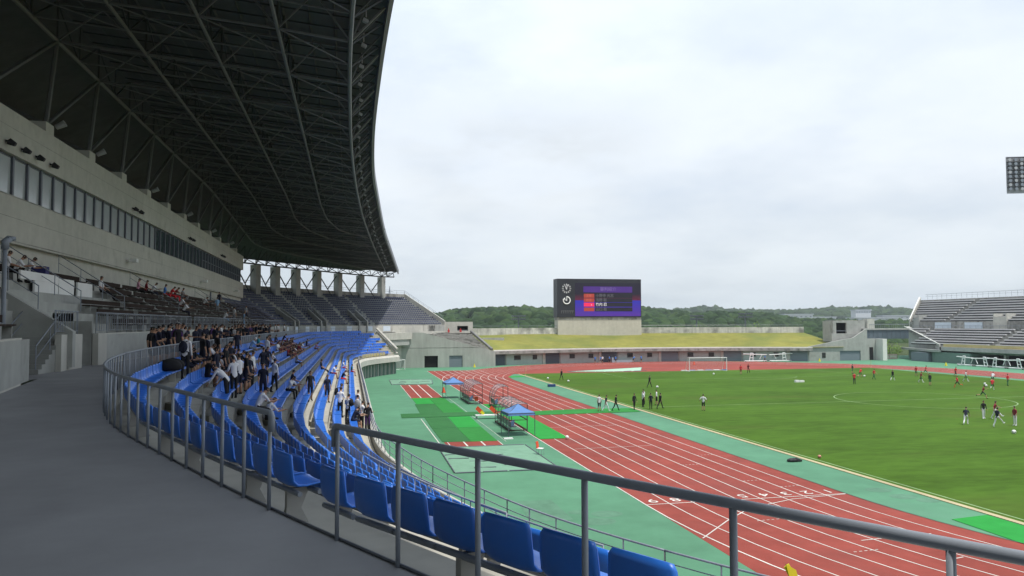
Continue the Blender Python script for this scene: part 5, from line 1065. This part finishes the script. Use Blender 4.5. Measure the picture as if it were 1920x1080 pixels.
def make_pose(name, lean=.03, hips=(0,0), knees=(.05,.05), sh=(.05,.05), el=(.2,.2), abd=(.09,.09), head=0., sit=False, spread=.02, twist=0.):
    J, E_, Rr, S = [], [], [], []
    def add(p, r, par=None, slot=0):
        J.append(Vector(p)); Rr.append(r); i = len(J)-1
        if par is not None: E_.append((par,i)); S.append((par,i,slot))
        return i
    tor = lambda h, y=0: Vector((0,0,.93))+rotx((0,y,h), -lean)
    pel = add((0,0,.93),(.145,.10)); wai = add(tor(.15),(.128,.09),pel,1); che = add(tor(.34,.01),(.155,.105),wai,1); ncb = add(tor(.49,-.01),(.085,.07),che,1)
    hd = lambda h, y=0: tor(.49)+rotx((0,y,h), -lean-head)
    nk = add(hd(.07),(.05,.052),ncb,0); h1 = add(hd(.14,.03),(.068,.080),nk,0); h2 = add(hd(.215,.02),(.078,.094),h1,0); h3 = add(hd(.285,.008),(.05,.062),h2,4)
    wr = []
    for s, A, B, D in ((1,sh[0],el[0],abd[0]),(-1,sh[1],el[1],abd[1])):
        sp = tor(.44)+Vector((s*.165,0,0)); si = add(sp,(.06,.06),che,1)
        d = rotx((0,0,-1), 0); ud = Vector((s*math.sin(D), math.sin(A+ -lean*0)*math.cos(D), -math.cos(A)*math.cos(D))); e = sp+ud*.27; ei = add(e,(.043,.043),si,1)
        fd = Vector((s*math.sin(D)*.3*math.cos(B), math.sin(A+B), -math.cos(A+B))).normalized(); w = e+fd*.235; wi = add(w,(.028,.030),ei,5); hh = add(w+fd*.085,(.036,.022),wi,0); wr.append((w+fd*.10,fd,s))
    feet = []
    for s, A, K in ((1,hips[0],knees[0]),(-1,hips[1],knees[1])):
        hp = Vector((s*.085,0,.89)); hi = add(hp,(.088,.092),pel,2); td = Vector((s*spread,math.sin(A),-math.cos(A))).normalized(); k = hp+td*.42; ki = add(k,(.058,.06),hi,2)
        sdn = Vector((s*spread*.5,math.sin(A-K),-math.cos(A-K))).normalized(); cf = k+sdn*.14; ci = add(cf,(.056,.058),ki,6); an = k+sdn*.40; ai = add(an,(.036,.04),ci,6)
        fa = A-K; toe = an+Vector((s*.02,math.cos(fa)*.16,math.sin(fa)*.16-.02)) if abs(fa) > .25 else an+Vector((s*.03,.16,-.035)); ti = add(toe,(.042,.03),ai,3); hl = add(an+Vector((0,-.03,-.04)),(.038,.035),ai,3); feet += [toe.z-.03, an.z-.078]
    dz = -(min(feet)) if not sit else -.93+.53
    me = bpy.data.meshes.new(name); me.from_pydata([tuple(j+Vector((0,0,dz))) for j in J], E_, []); ob = bpy.data.objects.new(name, me); COL.objects.link(ob)
    ob.modifiers.new('skin','SKIN'); sv = me.skin_vertices[0].data
    for i, r in enumerate(Rr): sv[i].radius = r; sv[i].use_root = (i == 0)
    ss = ob.modifiers.new('sub','SUBSURF'); ss.levels = 1; ss.render_levels = 1
    dg = bpy.context.evaluated_depsgraph_get(); dg.update(); bmsh = bpy.data.meshes.new_from_object(ob.evaluated_get(dg)); bpy.data.objects.remove(ob)
    V = [v.co.copy() for v in bmsh.vertices]; F_ = [tuple(p.vertices) for p in bmsh.polygons]; bpy.data.meshes.remove(bmsh)
    P = [j+Vector((0,0,dz)) for j in J]; hc = P[h2]; fwd = rotx((0,1,0), -lean-head); upv = rotx((0,0,1), -lean-head)
    def slot(c):
        if (c-hc).length < .17 and (c-P[nk]).dot(upv) > .03:
            r = c-hc; return 4 if (r.dot(upv) > .008 or (r.dot(fwd) < .045 and r.dot(upv) > -.085)) else 0
        best = (9,0)
        for a, b, sl in S:
            A, B = P[a], P[b]; d = B-A; t = max(0,min(1,(c-A).dot(d)/max(d.length_squared,1e-9))); rr = Rr[a][0]*(1-t)+Rr[b][0]*t
            q = ((c-A-d*t).length-rr*.6)
            if q < best[0]: best = (q, sl if not (sl == 1 and False) else sl)
        return best[1]
    m = MB(); m.v = [tuple(v) for v in V]
    for f in F_:
        c = sum((V[i] for i in f), Vector())/len(f); m.f.append(f); m.m.append(slot(c))
    for w, fd, s in wr:                                     # four fingers and a thumb, slightly curled
        w = w+Vector((0,0,dz)); side = Vector((0,1,0)) if abs(fd.y) < .8 else Vector((1,0,0)); side = (side-fd*side.dot(fd)).normalized(); inn = Vector((-s,0,0)); inn = (inn-fd*inn.dot(fd)-side*inn.dot(side)); inn = inn.normalized() if inn.length > .1 else fd.cross(side)
        for q, ln in zip((-.026,-.009,.009,.026),(.055,.07,.075,.065)):
            a = w+side*q; b = a+fd*ln*.6+inn*.008; m.beam(a,b,.0085,5,0,.008); m.beam(b,b+fd*ln*.45+inn*.02,.008,5,0,.005)
        a = w-fd*.045+side*.032; m.beam(a,a+side*.03+fd*.03,.010,5,0,.009); m.beam(a+side*.03+fd*.03,a+side*.035+fd*.065+inn*.012,.009,5,0,.006)
    no = hc+fwd*.085-upv*.025; m.beam(no+upv*.03-fwd*.012,no-upv*.012+fwd*.012,.010,5,0,.016)
    for s in (-1,1): m.beam(hc+Vector((s*.075,0,0))-upv*.02,hc+Vector((s*.092,0,0))-fwd*.01-upv*.02,.025,6); e = hc+fwd*.078+Vector((s*.03,0,0))+upv*.0; m.beam(e-fwd*.01,e+fwd*.006,.010,6,4)
    mo = hc+fwd*.078-upv*.065; m.obox(mo,Vector((.022,0,0)),fwd*.006,upv*.005,0)
    o = m.build(name, [SKIN,C_NAVY,C_BLK,C_BLK,HAIR,SKIN,SKIN], None, True); POSES[name] = o.data; bpy.data.objects.remove(o)
make_pose('stand'); make_pose('stand_apart', .0, (.12,-.14), (.05,.1), (.0,.15), (.15,.4), (.2,.14)); make_pose('arms_bent', .05, (.05,-.05), (.05,.08), (.15,.1), (1.5,1.4), (.12,.2), .25)
make_pose('hands_on_hips', -.02, (.05,-.05), (.05,.05), (-.35,-.35), (.9,.9), (.6,.6)); make_pose('walk', .08, (.42,-.32), (.12,.35), (-.4,.4), (.3,.5), (.12,.12)); make_pose('run', .22, (.75,-.55), (.55,1.1), (-.7,.7), (1.3,1.3), (.15,.15))
make_pose('kick', .10, (.95,-.25), (.25,.25), (-.5,.6), (.5,.6), (.55,.6)); make_pose('bend', .85, (.05,-.1), (.1,.15), (.25,.45), (.35,.2), (.15,.15), -.2); make_pose('crouch_run', .55, (.7,-.3), (.9,.7), (-.3,.6), (.9,.8), (.3,.3), -.3)
make_pose('sit', .12, (1.45,1.4), (1.45,1.35), (.35,.3), (.9,1.0), (.15,.15), .1, True, .06); make_pose('sit_lean', .5, (1.4,1.5), (1.3,1.5), (.6,.7), (1.1,1.0), (.1,.1), .1, True, .1); make_pose('sit_stretch', -.12, (1.35,1.25), (.5,.65), (.1,.2), (.9,.8), (.2,.2), .2, True, .05)
def person(x, y, z, face, pose, shirt, lower, label, shoes=None, arm=None, calf=None, hair=None, group=None, h=1.68):
    """face: compass angle of the look, 0 = up the straight, positive to the right"""
    o = bpy.data.objects.new('person', POSES[pose]); COL.objects.link(o); o.location = (x,y,z); o.rotation_euler = (0,0,-face); s = h/1.71; o.scale = (s,s,s)
    for i, mt in enumerate([SKIN, shirt, lower, shoes or C_BLK, hair or HAIR, arm or SKIN, calf or SKIN]):
        sl = o.material_slots[i]; sl.link = 'OBJECT'; sl.material = mt
    return tag(o, label, 'person', group)
def pack(x, y, z, face, label, mt=C_NAVY, d=.2, zz=1.2):
    m = MB(); V, F_ = ico(2); m.add([(p[0]*.16*(1 if abs(p[2]) < .8 else .9), max(-1,min(1,p[1]*1.2))*.10, p[2]*.23) for p in V],[tuple(f) for f in F_]); fx, fy = math.sin(face), math.cos(face)
    o = m.build('backpack', mt, None, True, (x-fx*d,y-fy*d,z+zz)); o.rotation_euler = (0,0,-face); tag(o,label,'backpack')
    b = MB(); b.box(-.11,-.13,-.16,.11,-.09,0); b.build('pocket', mt, o)
    b = MB(); [b.tube([(s,.02,.2),(s*1.1,.16,.22),(s*1.1,.3,.05),(s,.2,-.15),(s,.05,-.18)],.018,5) for s in (-.1,.1)]; b.build('strap', mt, o)
GR = .03
pl = [(59.0,80.1,'stand_apart',2.6,C_BLK,C_GRN,None,'player in black top and green shorts at the far left of the red squad'),(44.9,60.4,'arms_bent',.6,C_RED,C_BLK,C_BLK,'coach in red jacket and black trousers with arms folded on the grass'),
 (54.5,72.1,'crouch_run',1.3,C_RED,C_GRN,None,'red-shirted player crouching over a ball at far left of the squad'),(53.6,67.6,'walk',2.9,C_RED,C_GRN,C_GRN,'red-shirted player in green shorts walking, third red from the left'),(54.8,65.0,'walk',1.2,C_BLK,C_GRN,C_WHT,'dark-shirted player in green shorts and white socks with a leg out'),
 (64.7,71.9,'stand_apart',-1.9,C_RED,C_GRN,None,'red player standing at the left of the small central cluster'),(55.9,60.5,'walk',2.4,C_DRED,C_GRN,C_WHT,'dark red player with white socks in front of the small cluster'),(68.8,74.7,'run',2.2,C_RED,C_GRN,None,'red player running at the right of the small cluster'),
 (53.7,56.2,'stand',.3,C_BLK,C_GRN,None,'player in black top standing still, right of the small cluster'),(69.8,69.3,'walk',2.8,C_RED,C_BLK,None,'red player walking behind the jogging red player'),(54.7,52.4,'run',-1.4,C_RED,C_GRN,C_ORG,'red player jogging to the left in orange boots'),
 (63.6,60.6,'walk',2.2,C_WHT,C_GRN,C_WHT,'player in white bib and green shorts walking'),(66.5,58.8,'crouch_run',1.1,C_WHT,C_GRN,None,'player in white bib leaning forward behind the two balls'),(55.8,47.9,'run',.9,C_RED,C_GRN,C_WHT,'red player in white socks running after the balls'),
 (63.2,52.9,'stand_apart',3.0,C_RED,C_GRN,C_GRN,'red player standing at the right edge of the pitch'),(45.9,39.1,'run',2.2,C_DRED,C_GRN,None,'dark red player running on the halfway line'),
 (26.6,20.8,'crouch_run',.9,C_NAVY,C_WHT,C_WHT,'navy-shirted player in white shorts crouching at the left of the tackle'),(31.2,23.7,'stand_apart',-2.8,C_BLK,C_WHT,C_WHT,'black-shirted player in white shorts standing behind the tackle'),(31.9,23.2,'kick',2.4,C_DRED,C_WHT,C_WHT,'dark red player stretching a leg behind the tackler'),
 (27.8,18.8,'kick',1.5,C_NAVY,C_WHT,C_WHT,'navy player in white shorts tackling with a leg stretched right'),(30.0,19.2,'stand',-1.6,C_DRED,C_WHT,C_WHT,'red and black shirted player in white socks at the right edge'),(39.8,83.1,'stand',.2,C_RED,C_DRED,None,'player all in red standing right of the far goal, the left of two'),
 (42.8,85.9,'walk',-2.4,C_DRED,C_DRED,C_BLK,'player in dark red walking right of the far goal, the right of two'),(14.9,62.6,'walk',1.2,C_BLK,C_BLK,C_BLK,'lone official all in black walking on the far left of the pitch'),(9.5,35.5,'hands_on_hips',.6,C_WHT,C_BLK,None,'man in white shirt and black shorts standing alone, hand on hip'),
 (7.0,78.7,'walk',.9,C_BLK,C_BLK,C_BLK,'figure in black with yellow boots at the far left corner of the grass'),
 (-.7,37.6,'stand',.3,C_WHT,C_NAVY,None,'person in white bib with red number at the left of the touchline group'),(-.1,37.3,'walk',1.5,C_NAVY,C_WHT,C_WHT,'person in navy top and pale trousers beside the white bib'),(1.0,37.5,'walk',1.5,C_BLK,C_BLK,C_BLK,'person all in black striding right on the green walkway, arm out'),(3.2,38.1,'stand_apart',2.8,C_BLK,C_BLK,C_BLK,'official in black standing alone on the green walkway'),
 (4.9,40.0,'stand',1.4,C_WHT,C_BLK,C_BLK,'man in white shirt at the left rear of the touchline group'),(5.9,42.3,'stand',-.4,C_WHT,C_BLK,C_BLK,'white-shirted man farthest back in the touchline group, left one'),(7.0,41.4,'stand_apart',-1.2,C_WHT,C_BLK,None,'white-shirted man at the right rear of the touchline group'),(4.9,37.9,'stand_apart',.4,C_NAVY,C_BLK,C_BLK,'man in grey-blue top and black shorts at the front of the touchline group'),(6.0,38.1,'walk',1.2,C_BLK,C_BLK,C_BLK,'man in black at the right front of the touchline group')]
for (x,y,po,fa,sh_,lo,ca,lab) in pl: person(x,y,GR,fa,po,sh_,lo,lab,calf=ca,shoes=C_WHT if ca is C_WHT else C_YEL if False else (C_ORG if ca is C_ORG else None), arm=sh_ if sh_ in (C_BLK,) or 'jacket' in lab else None)
for (x,y,po,fa,sh_,lab) in [(27.2,123.2,'stand',.5,C_BLU,'blue-shirted helper at the left of the group by the bank building'),(28.3,122.9,'walk',1,C_BLU,'second blue-shirted helper from the left by the bank building'),(29.3,124.4,'stand_apart',3,C_WHT,'white-shirted helper among the blue shirts by the bank building'),(31.0,124.6,'walk',-1,C_BLU,'blue-shirted helper facing left near the dark shutter'),(31.9,123.2,'stand_apart',.5,C_BLU,'blue-shirted helper at the right of the group before the dark shutter'),(36.9,125.6,'bend',1.3,C_BLU,'blue-shirted helper bending by the low pale bench'),(38.4,124.6,'stand',-.3,C_BLU,'blue-shirted helper standing alone right of the low bench'),(65.6,119.3,'walk',2.2,C_BLU,'blue-shirted helper in front of the left white frame')]:
    person(x,y,.005,fa,po,sh_,C_NAVY,lab)
def tread(x, y):                        # height of the lower terrace under a point
    best = min(range(0,NS,3), key=lambda i: abs(float(np.cross(LB[i]-LA[i],np.array((x,y))-LA[i]))/7.9)+ (0 if np.dot(np.array((x,y))-LA[i],LB[i]-LA[i]) > -4 else 99)+.05*np.hypot(*(np.array((x,y))-LA[i])))
    d = np.dot(np.array((x,y))-LA[best],LB[best]-LA[best])/np.hypot(*(LB[best]-LA[best])); t = d/np.hypot(*(LB[best]-LA[best]))
    if t < 0: return Z0
    k = int(t*WID/ROWD); return rowz(k) if k < NROW else ZF
P_ = lambda x,y,fa,po,s,l,lab,**k: person(x,y,tread(x,y),fa,po,s,l,lab,**k)
P_(-30.95,-5.68,.2,'stand',C_WHT,C_BLK,'student in white shirt and black trousers standing with a dark backpack, nearest the railing curve',calf=C_BLK,arm=C_WHT,h=1.72); pack(-30.95,-5.68,tread(-30.95,-5.68),.2,'dark backpack on the white-shirted student nearest the railing curve')
P_(-29.45,-6.1,-1.2,'bend',C_WHT,C_BLK,'student in white shirt bending over a seat to the left',calf=C_BLK,arm=C_WHT); P_(-29.5,-4.0,-.6,'arms_bent',C_WHT,C_BLK,'white-shirted student with dark tie standing next to the bending one',calf=C_BLK,arm=C_WHT); P_(-29.55,-2.2,-.9,'stand',C_WHT,C_NAVY,'white-shirted student with bare forearms at the right of the bending pair')
P_(-28.2,-7.9,1.0,'sit_lean',C_WHT,C_BLK,'left of two white-shirted students sitting low behind the railing',calf=C_BLK); P_(-28.0,-7.0,.9,'sit_lean',C_WHT,C_BLK,'right of two white-shirted students sitting low behind the railing',calf=C_BLK)
P_(-28.75,-.9,3.0,'stand',C_NAVY,C_NAVY,'student in navy T-shirt and shorts standing alone facing the camera'); P_(-29.7,7.8,2.4,'walk',C_NAVY,C_NAVY,'left of two navy-clad students walking down the middle rows'); P_(-29.65,9.5,2.6,'walk',C_NAVY,C_NAVY,'right of two navy-clad students walking down the middle rows')
P_(-27.2,7.7,2.9,'stand_apart',C_BLK,C_NAVY,'left of two boys in black T-shirts standing on the bright steps'); P_(-26.4,11.0,2.7,'stand',C_NAVY,C_NAVY,'right of two boys in dark T-shirts standing on the bright steps')
def S_(x, y, k, fa, po, s, l, lab, **kw): return person(x,y,rowz(k)-.02,fa,po,s,l,lab,**kw)
S_(-28.25,8.6,4,1.3,'sit',C_NAVY,C_NAVY,'boy in navy sitting alone with an arm raised on the middle rows'); S_(-29.05,24.1,3,1.5,'sit',C_GRY,C_NAVY,'figure in grey sitting alone higher up the middle rows'); S_(-27.4,30.7,5,1.6,'sit_stretch',C_NAVY,C_NAVY,'person in dark navy sitting with legs stretched out over the next row',calf=C_NAVY)
S_(-31.5,17.1,0,1.5,'sit_lean',C_LBL,C_GRY,'person in a white cap and lilac shirt sitting in the top row',hair=C_WHT); S_(-31.5,21.3,0,1.6,'sit',C_TEA,C_BLK,'person in teal top sitting in the top row below the crowd'); P_(-31.35,10.1,2.6,'stand',C_NAVY,C_NAVY,'student in navy standing in the top row against the barred railing')
P_(-25.6,9.8,1.6,'stand',C_WHT,C_BLK,'white-shirted student with a cap and large backpack on the bright steps',calf=C_BLK,arm=C_WHT); pack(-25.6,9.8,tread(-25.6,9.8),1.6,'large dark backpack on the capped student of the bright steps',C_BLK,.24)
P_(-25.6,7.2,.4,'arms_bent',C_WHT,C_BLK,'left of the white-shirted pair standing in front of the lowest seats',calf=C_BLK,arm=C_WHT); P_(-25.2,7.9,.7,'arms_bent',C_WHT,C_BLK,'right of the white-shirted pair standing in front of the lowest seats',calf=C_BLK,arm=C_WHT); pack(-25.2,7.9,tread(-25.2,7.9),-1.2,'dark checked backpack on the right student of the pair',C_BLK)
P_(-24.65,10.5,.9,'stand',C_WHT,C_BLK,'white-shirted student farthest back in the group at the front parapet',calf=C_BLK,arm=C_WHT); P_(-24.7,7.3,.8,'stand',C_WHT,C_BLK,'white-shirted student with grey backpack at the parapet, left of two',calf=C_BLK,arm=C_WHT); P_(-24.45,7.8,1.0,'arms_bent',C_WHT,C_BLK,'white-shirted student at the front parapet, right of two',calf=C_BLK,arm=C_WHT); pack(-24.6,7.3,tread(-24.7,7.3),.5,'grey backpack in the middle of the parapet group',C_GRY)
P_(-24.15,6.8,.3,'arms_bent',C_BLK,C_PUR,'woman in dark jacket and purple skirt raising her hands at the parapet',calf=C_BLK,arm=C_BLK); S_(-24.95,6.1,8,1.2,'sit_lean',C_NAVY,C_NAVY,'student in dark blue crouching at the feet of the parapet group')
for x,y,k,po,s,l,lab in [(-26.6,31.7,6,'sit_lean',C_WHT,C_DRED,'left child in white and red sitting on the lower sunny rows'),(-25.8,31.2,7,'sit_lean',C_NAVY,C_RED,'child in dark top and bright red shorts on the lower sunny rows'),(-25.8,47.3,7,'sit',C_WHT,C_RED,'far child in white top and red trousers on the lower sunny rows'),(-24.95,47.8,8,'sit',C_GRN,C_RED,'far child in green and white with red trousers on the lowest row'),(-29.9,42.5,2,'sit_lean',C_WHT,C_BRN,'person in white T-shirt sitting right of the dark seated cluster'),(-29.9,53.5,2,'sit',C_NAVY,C_NAVY,'dark-clad person sitting beyond the white T-shirt'),(-29.1,56.4,3,'sit_lean',C_PNK,C_BRN,'person in pale pink sitting farthest right on the upper blue rows')]: S_(x,y,k,1.6,po,s,l,lab)
rr = random.Random(3)
for i in range(26):                                          # dark students in the top rows nearest the railing
    k = rr.choice((0,0,1,1,2)); y = rr.uniform(-4.5,6.5); i_ = min(range(0,NS,2), key=lambda q: abs(LA[q][1]-y)); p = lowp(i_, rowt(k,.45 if i%3 else .75)); sit = i%3 > 0
    person(p[0],p[1],rowz(k)-(.02 if sit else 0),rr.uniform(.6,2.6),rr.choice(('sit','sit_lean')) if sit else rr.choice(('stand','arms_bent','stand_apart')),rr.choice((C_NAVY,C_BLK,C_NAVY)),C_NAVY,'dark-clad student in the packed group on the top blue rows by the railing','' or None,group='dark students on the top blue rows',h=rr.uniform(1.55,1.72))
WS = [(-30.2,-1.5,'sit','first'),(-30.9,1.2,'sit_lean','second'),(-29.4,1.0,'stand','third'),(-30.1,3.4,'sit','fourth'),(-28.6,3.0,'stand_apart','fifth'),(-27.8,4.6,'sit_lean','sixth'),(-29.3,13.5,'sit','seventh'),(-30.2,16.0,'stand','eighth')]
for x,y,po,w in WS:
    d_ = -x-.0; k = max(0,min(8,int((31.6+x)/ROWD))); i_ = min(range(0,NS,2), key=lambda q: abs(LA[q][1]-y)); p = lowp(i_, rowt(k,.45 if 'sit' in po else .75)); person(p[0],p[1],rowz(k)-(.02 if 'sit' in po else 0),rr.uniform(.4,2.4),po,C_WHT,C_BLK,f'white-shirted student scattered among the middle rows, {w} counting from the near end',calf=C_BLK,arm=C_WHT if 'stand' in po else None)
for i in range(30):                                          # seated cluster further along
    k = rr.choice((0,1,1,2)); y = rr.uniform(26,42); i_ = min(range(0,NS,2), key=lambda q: abs(LA[q][1]-y)); p = lowp(i_, rowt(k,.45))
    person(p[0],p[1],rowz(k)-.02,rr.uniform(1.0,2.2),rr.choice(('sit','sit_lean')),rr.choice((C_NAVY,C_BRN,C_DRED,C_WHT,C_BRN)),rr.choice((C_NAVY,C_DRED,C_BRN)),'student sitting in the crowded dark and brown cluster on the upper blue rows',group='seated cluster on the upper blue rows',h=rr.uniform(1.5,1.65))
for i in range(74):                                          # crowd standing on the walkway behind the railing
    y = -3+rr.random()**1.15*44; i_ = min(range(0,NS,2), key=lambda q: abs(LA[q][1]-y)); off = rr.choice((.45,.8,1.2,1.7)); q = LB[i_]-LA[i_]; q = q/np.hypot(*q); p = LA[i_]-q*(off+rr.uniform(-.1,.1))
    s = rr.choice((C_NAVY,)*7+(C_BLK,)*4+(C_WHT,C_GRY,C_PUR)); wh = s is C_WHT or s is C_GRY
    person(p[0],p[1],Z0,rr.uniform(.2,2.8),rr.choice(('stand','stand_apart','arms_bent','arms_bent')),s,C_NAVY,'student in a pale shirt among the dark crowd on the walkway behind the railing' if wh else 'student in dark kit in the crowd standing on the walkway behind the railing',group='pale shirts in the walkway crowd' if wh else 'dark students in the walkway crowd',h=rr.uniform(1.52,1.74))
for x, y, s, w in [(-32.6,46,C_WHT,'first'),(-32.6,48.5,C_WHT,'second'),(-32.7,51,C_WHT,'third'),(-32.7,58,C_WHT,'last')]: person(x,y,Z0,1.4,'stand',s,C_BLK,f'white-shirted student at the far end of the walkway crowd, {w} from the left',calf=C_BLK)
def U_(x, y, k, fa, po, s, l, lab, **kw): return person(x,y,uz(k)-(.02 if po.startswith('sit') else 0),fa,po,s,l,lab,**kw)
for a in [(-38.85,19.0,5,1.4,'sit',C_PNK,C_BLK,'person in pink sitting at the left end of the bench spectators'),(-38.85,21.0,5,1.4,'sit',C_DRED,C_BLK,'person in dark red sitting second from left on the benches'),(-38.85,22.5,5,1.5,'sit_lean',C_WHT,C_NAVY,'person in white sitting next to the dark red one'),(-38.85,26.4,5,1.5,'sit',C_BLU,C_RED,'person in bright blue sitting on the upper brown bench'),(-38.85,28.2,5,1.5,'sit_lean',C_RED,C_RED,'left of two people in red leaning forward on the upper bench'),(-38.85,29.6,5,1.5,'sit_lean',C_DRED,C_RED,'right of two people in red leaning forward on the upper bench'),(-38.85,32.6,5,1.7,'sit',C_GRY,C_GRY,'person in grey with a cap sitting below the drainpipe'),(-37.55,25.4,3,1.4,'sit_lean',C_WHT,C_BRN,'person in white with brown hair sitting lower on the benches'),(-36.9,23.4,2,1.5,'sit_lean',C_WHT,C_NAVY,'person in striped white top lowest on the benches'),(-37.5,41.6,3,-.3,'stand',C_LBL,C_GRY,'person in light blue shirt standing with back turned on the bench aisle'),(-36.2,37.0,1,1.4,'sit_lean',C_WHT,C_LBL,'person in pale clothes sitting by the wall railing'),(-36.2,43.2,1,.8,'stand',C_WHT,C_GRY,'person in white T-shirt standing at the wall railing'),(-35.55,45.2,0,1.2,'stand',C_LBL,C_LBL,'person in denim blue stooping at the wall railing'),(-36.9,57.4,2,2.2,'stand',C_GRY,C_NAVY,'grey-shirted person standing farthest right below the building end'),(-38.2,38.4,4,1.4,'sit_lean',C_WHT,C_BRN,'person in white bending beside the aisle handrail'),(-38.9,51.3,5,.2,'stand',C_NAVY,C_NAVY,'person in navy standing high against the building wall'),(-38.2,9.4,4,1.7,'sit_stretch',C_WHT,C_BLK,'man in white shirt lounging right of the white boards'),(-38.95,.4,5,1.3,'sit_lean',C_WHT,C_BLK,'left of two people in white leaning over the white boards'),(-38.95,1.5,5,1.3,'sit_lean',C_WHT,C_BLK,'right of two people in white leaning over the white boards'),(-38.85,-.6,5,1.2,'sit',C_WHT,C_BLK,'person in white partly behind the lamp pole')]: U_(*a, calf=a[6])
m = MB(); m.obox((0,0,.2),(.28,.05,0),(0,.22,0),(0,0,.2)); tag(m.build('shoulder_bag', mat('indigo_bag',(.03,.03,.12),.7,.1), None, False, (-38.8,2.7,uz(5)+.42)),'indigo bag standing beside the two people above the white boards','bag')
for k,(y,t_) in enumerate([(-7.6,.40),(-6.9,.42),(-2.4,.45)]):
    i_ = min(range(0,NS,2), key=lambda q: abs(LA[q][1]-y)); p = lowp(i_, rowt(0,.45)); m = MB(); V,F_ = ico(2); m.add([(a*.42,b*.26,max(c,-.6)*.26+.16) for a,b,c in V],[tuple(f) for f in F_]); tag(m.build('sports_bag', C_BLK, None, True, (p[0],p[1],rowz(0)+.42)),f'black sports bag heaped on the top blue row, {["first","second","third"][k]} from the left','bag')
C_YEL = M_YELLOW
# ------------------------------------------------------------------ haze
hz = MB().box(-900,-500,-1.5,2300,2100,70).build('haze', []); hm = bpy.data.materials.new('haze_air'); hm.use_nodes = True; t = hm.node_tree; t.nodes.clear()
o_ = t.nodes.new('ShaderNodeOutputMaterial'); v_ = t.nodes.new('ShaderNodeVolumePrincipled'); v_.inputs['Color'].default_value = (.80,.86,.92,1); v_.inputs['Density'].default_value = .00017; v_.inputs['Anisotropy'].default_value = .2
t.links.new(v_.outputs[0], o_.inputs['Volume']); hz.data.materials.append(hm); hz['kind'] = 'stuff'; hz['label'] = 'thin pale air haze over the whole stadium'
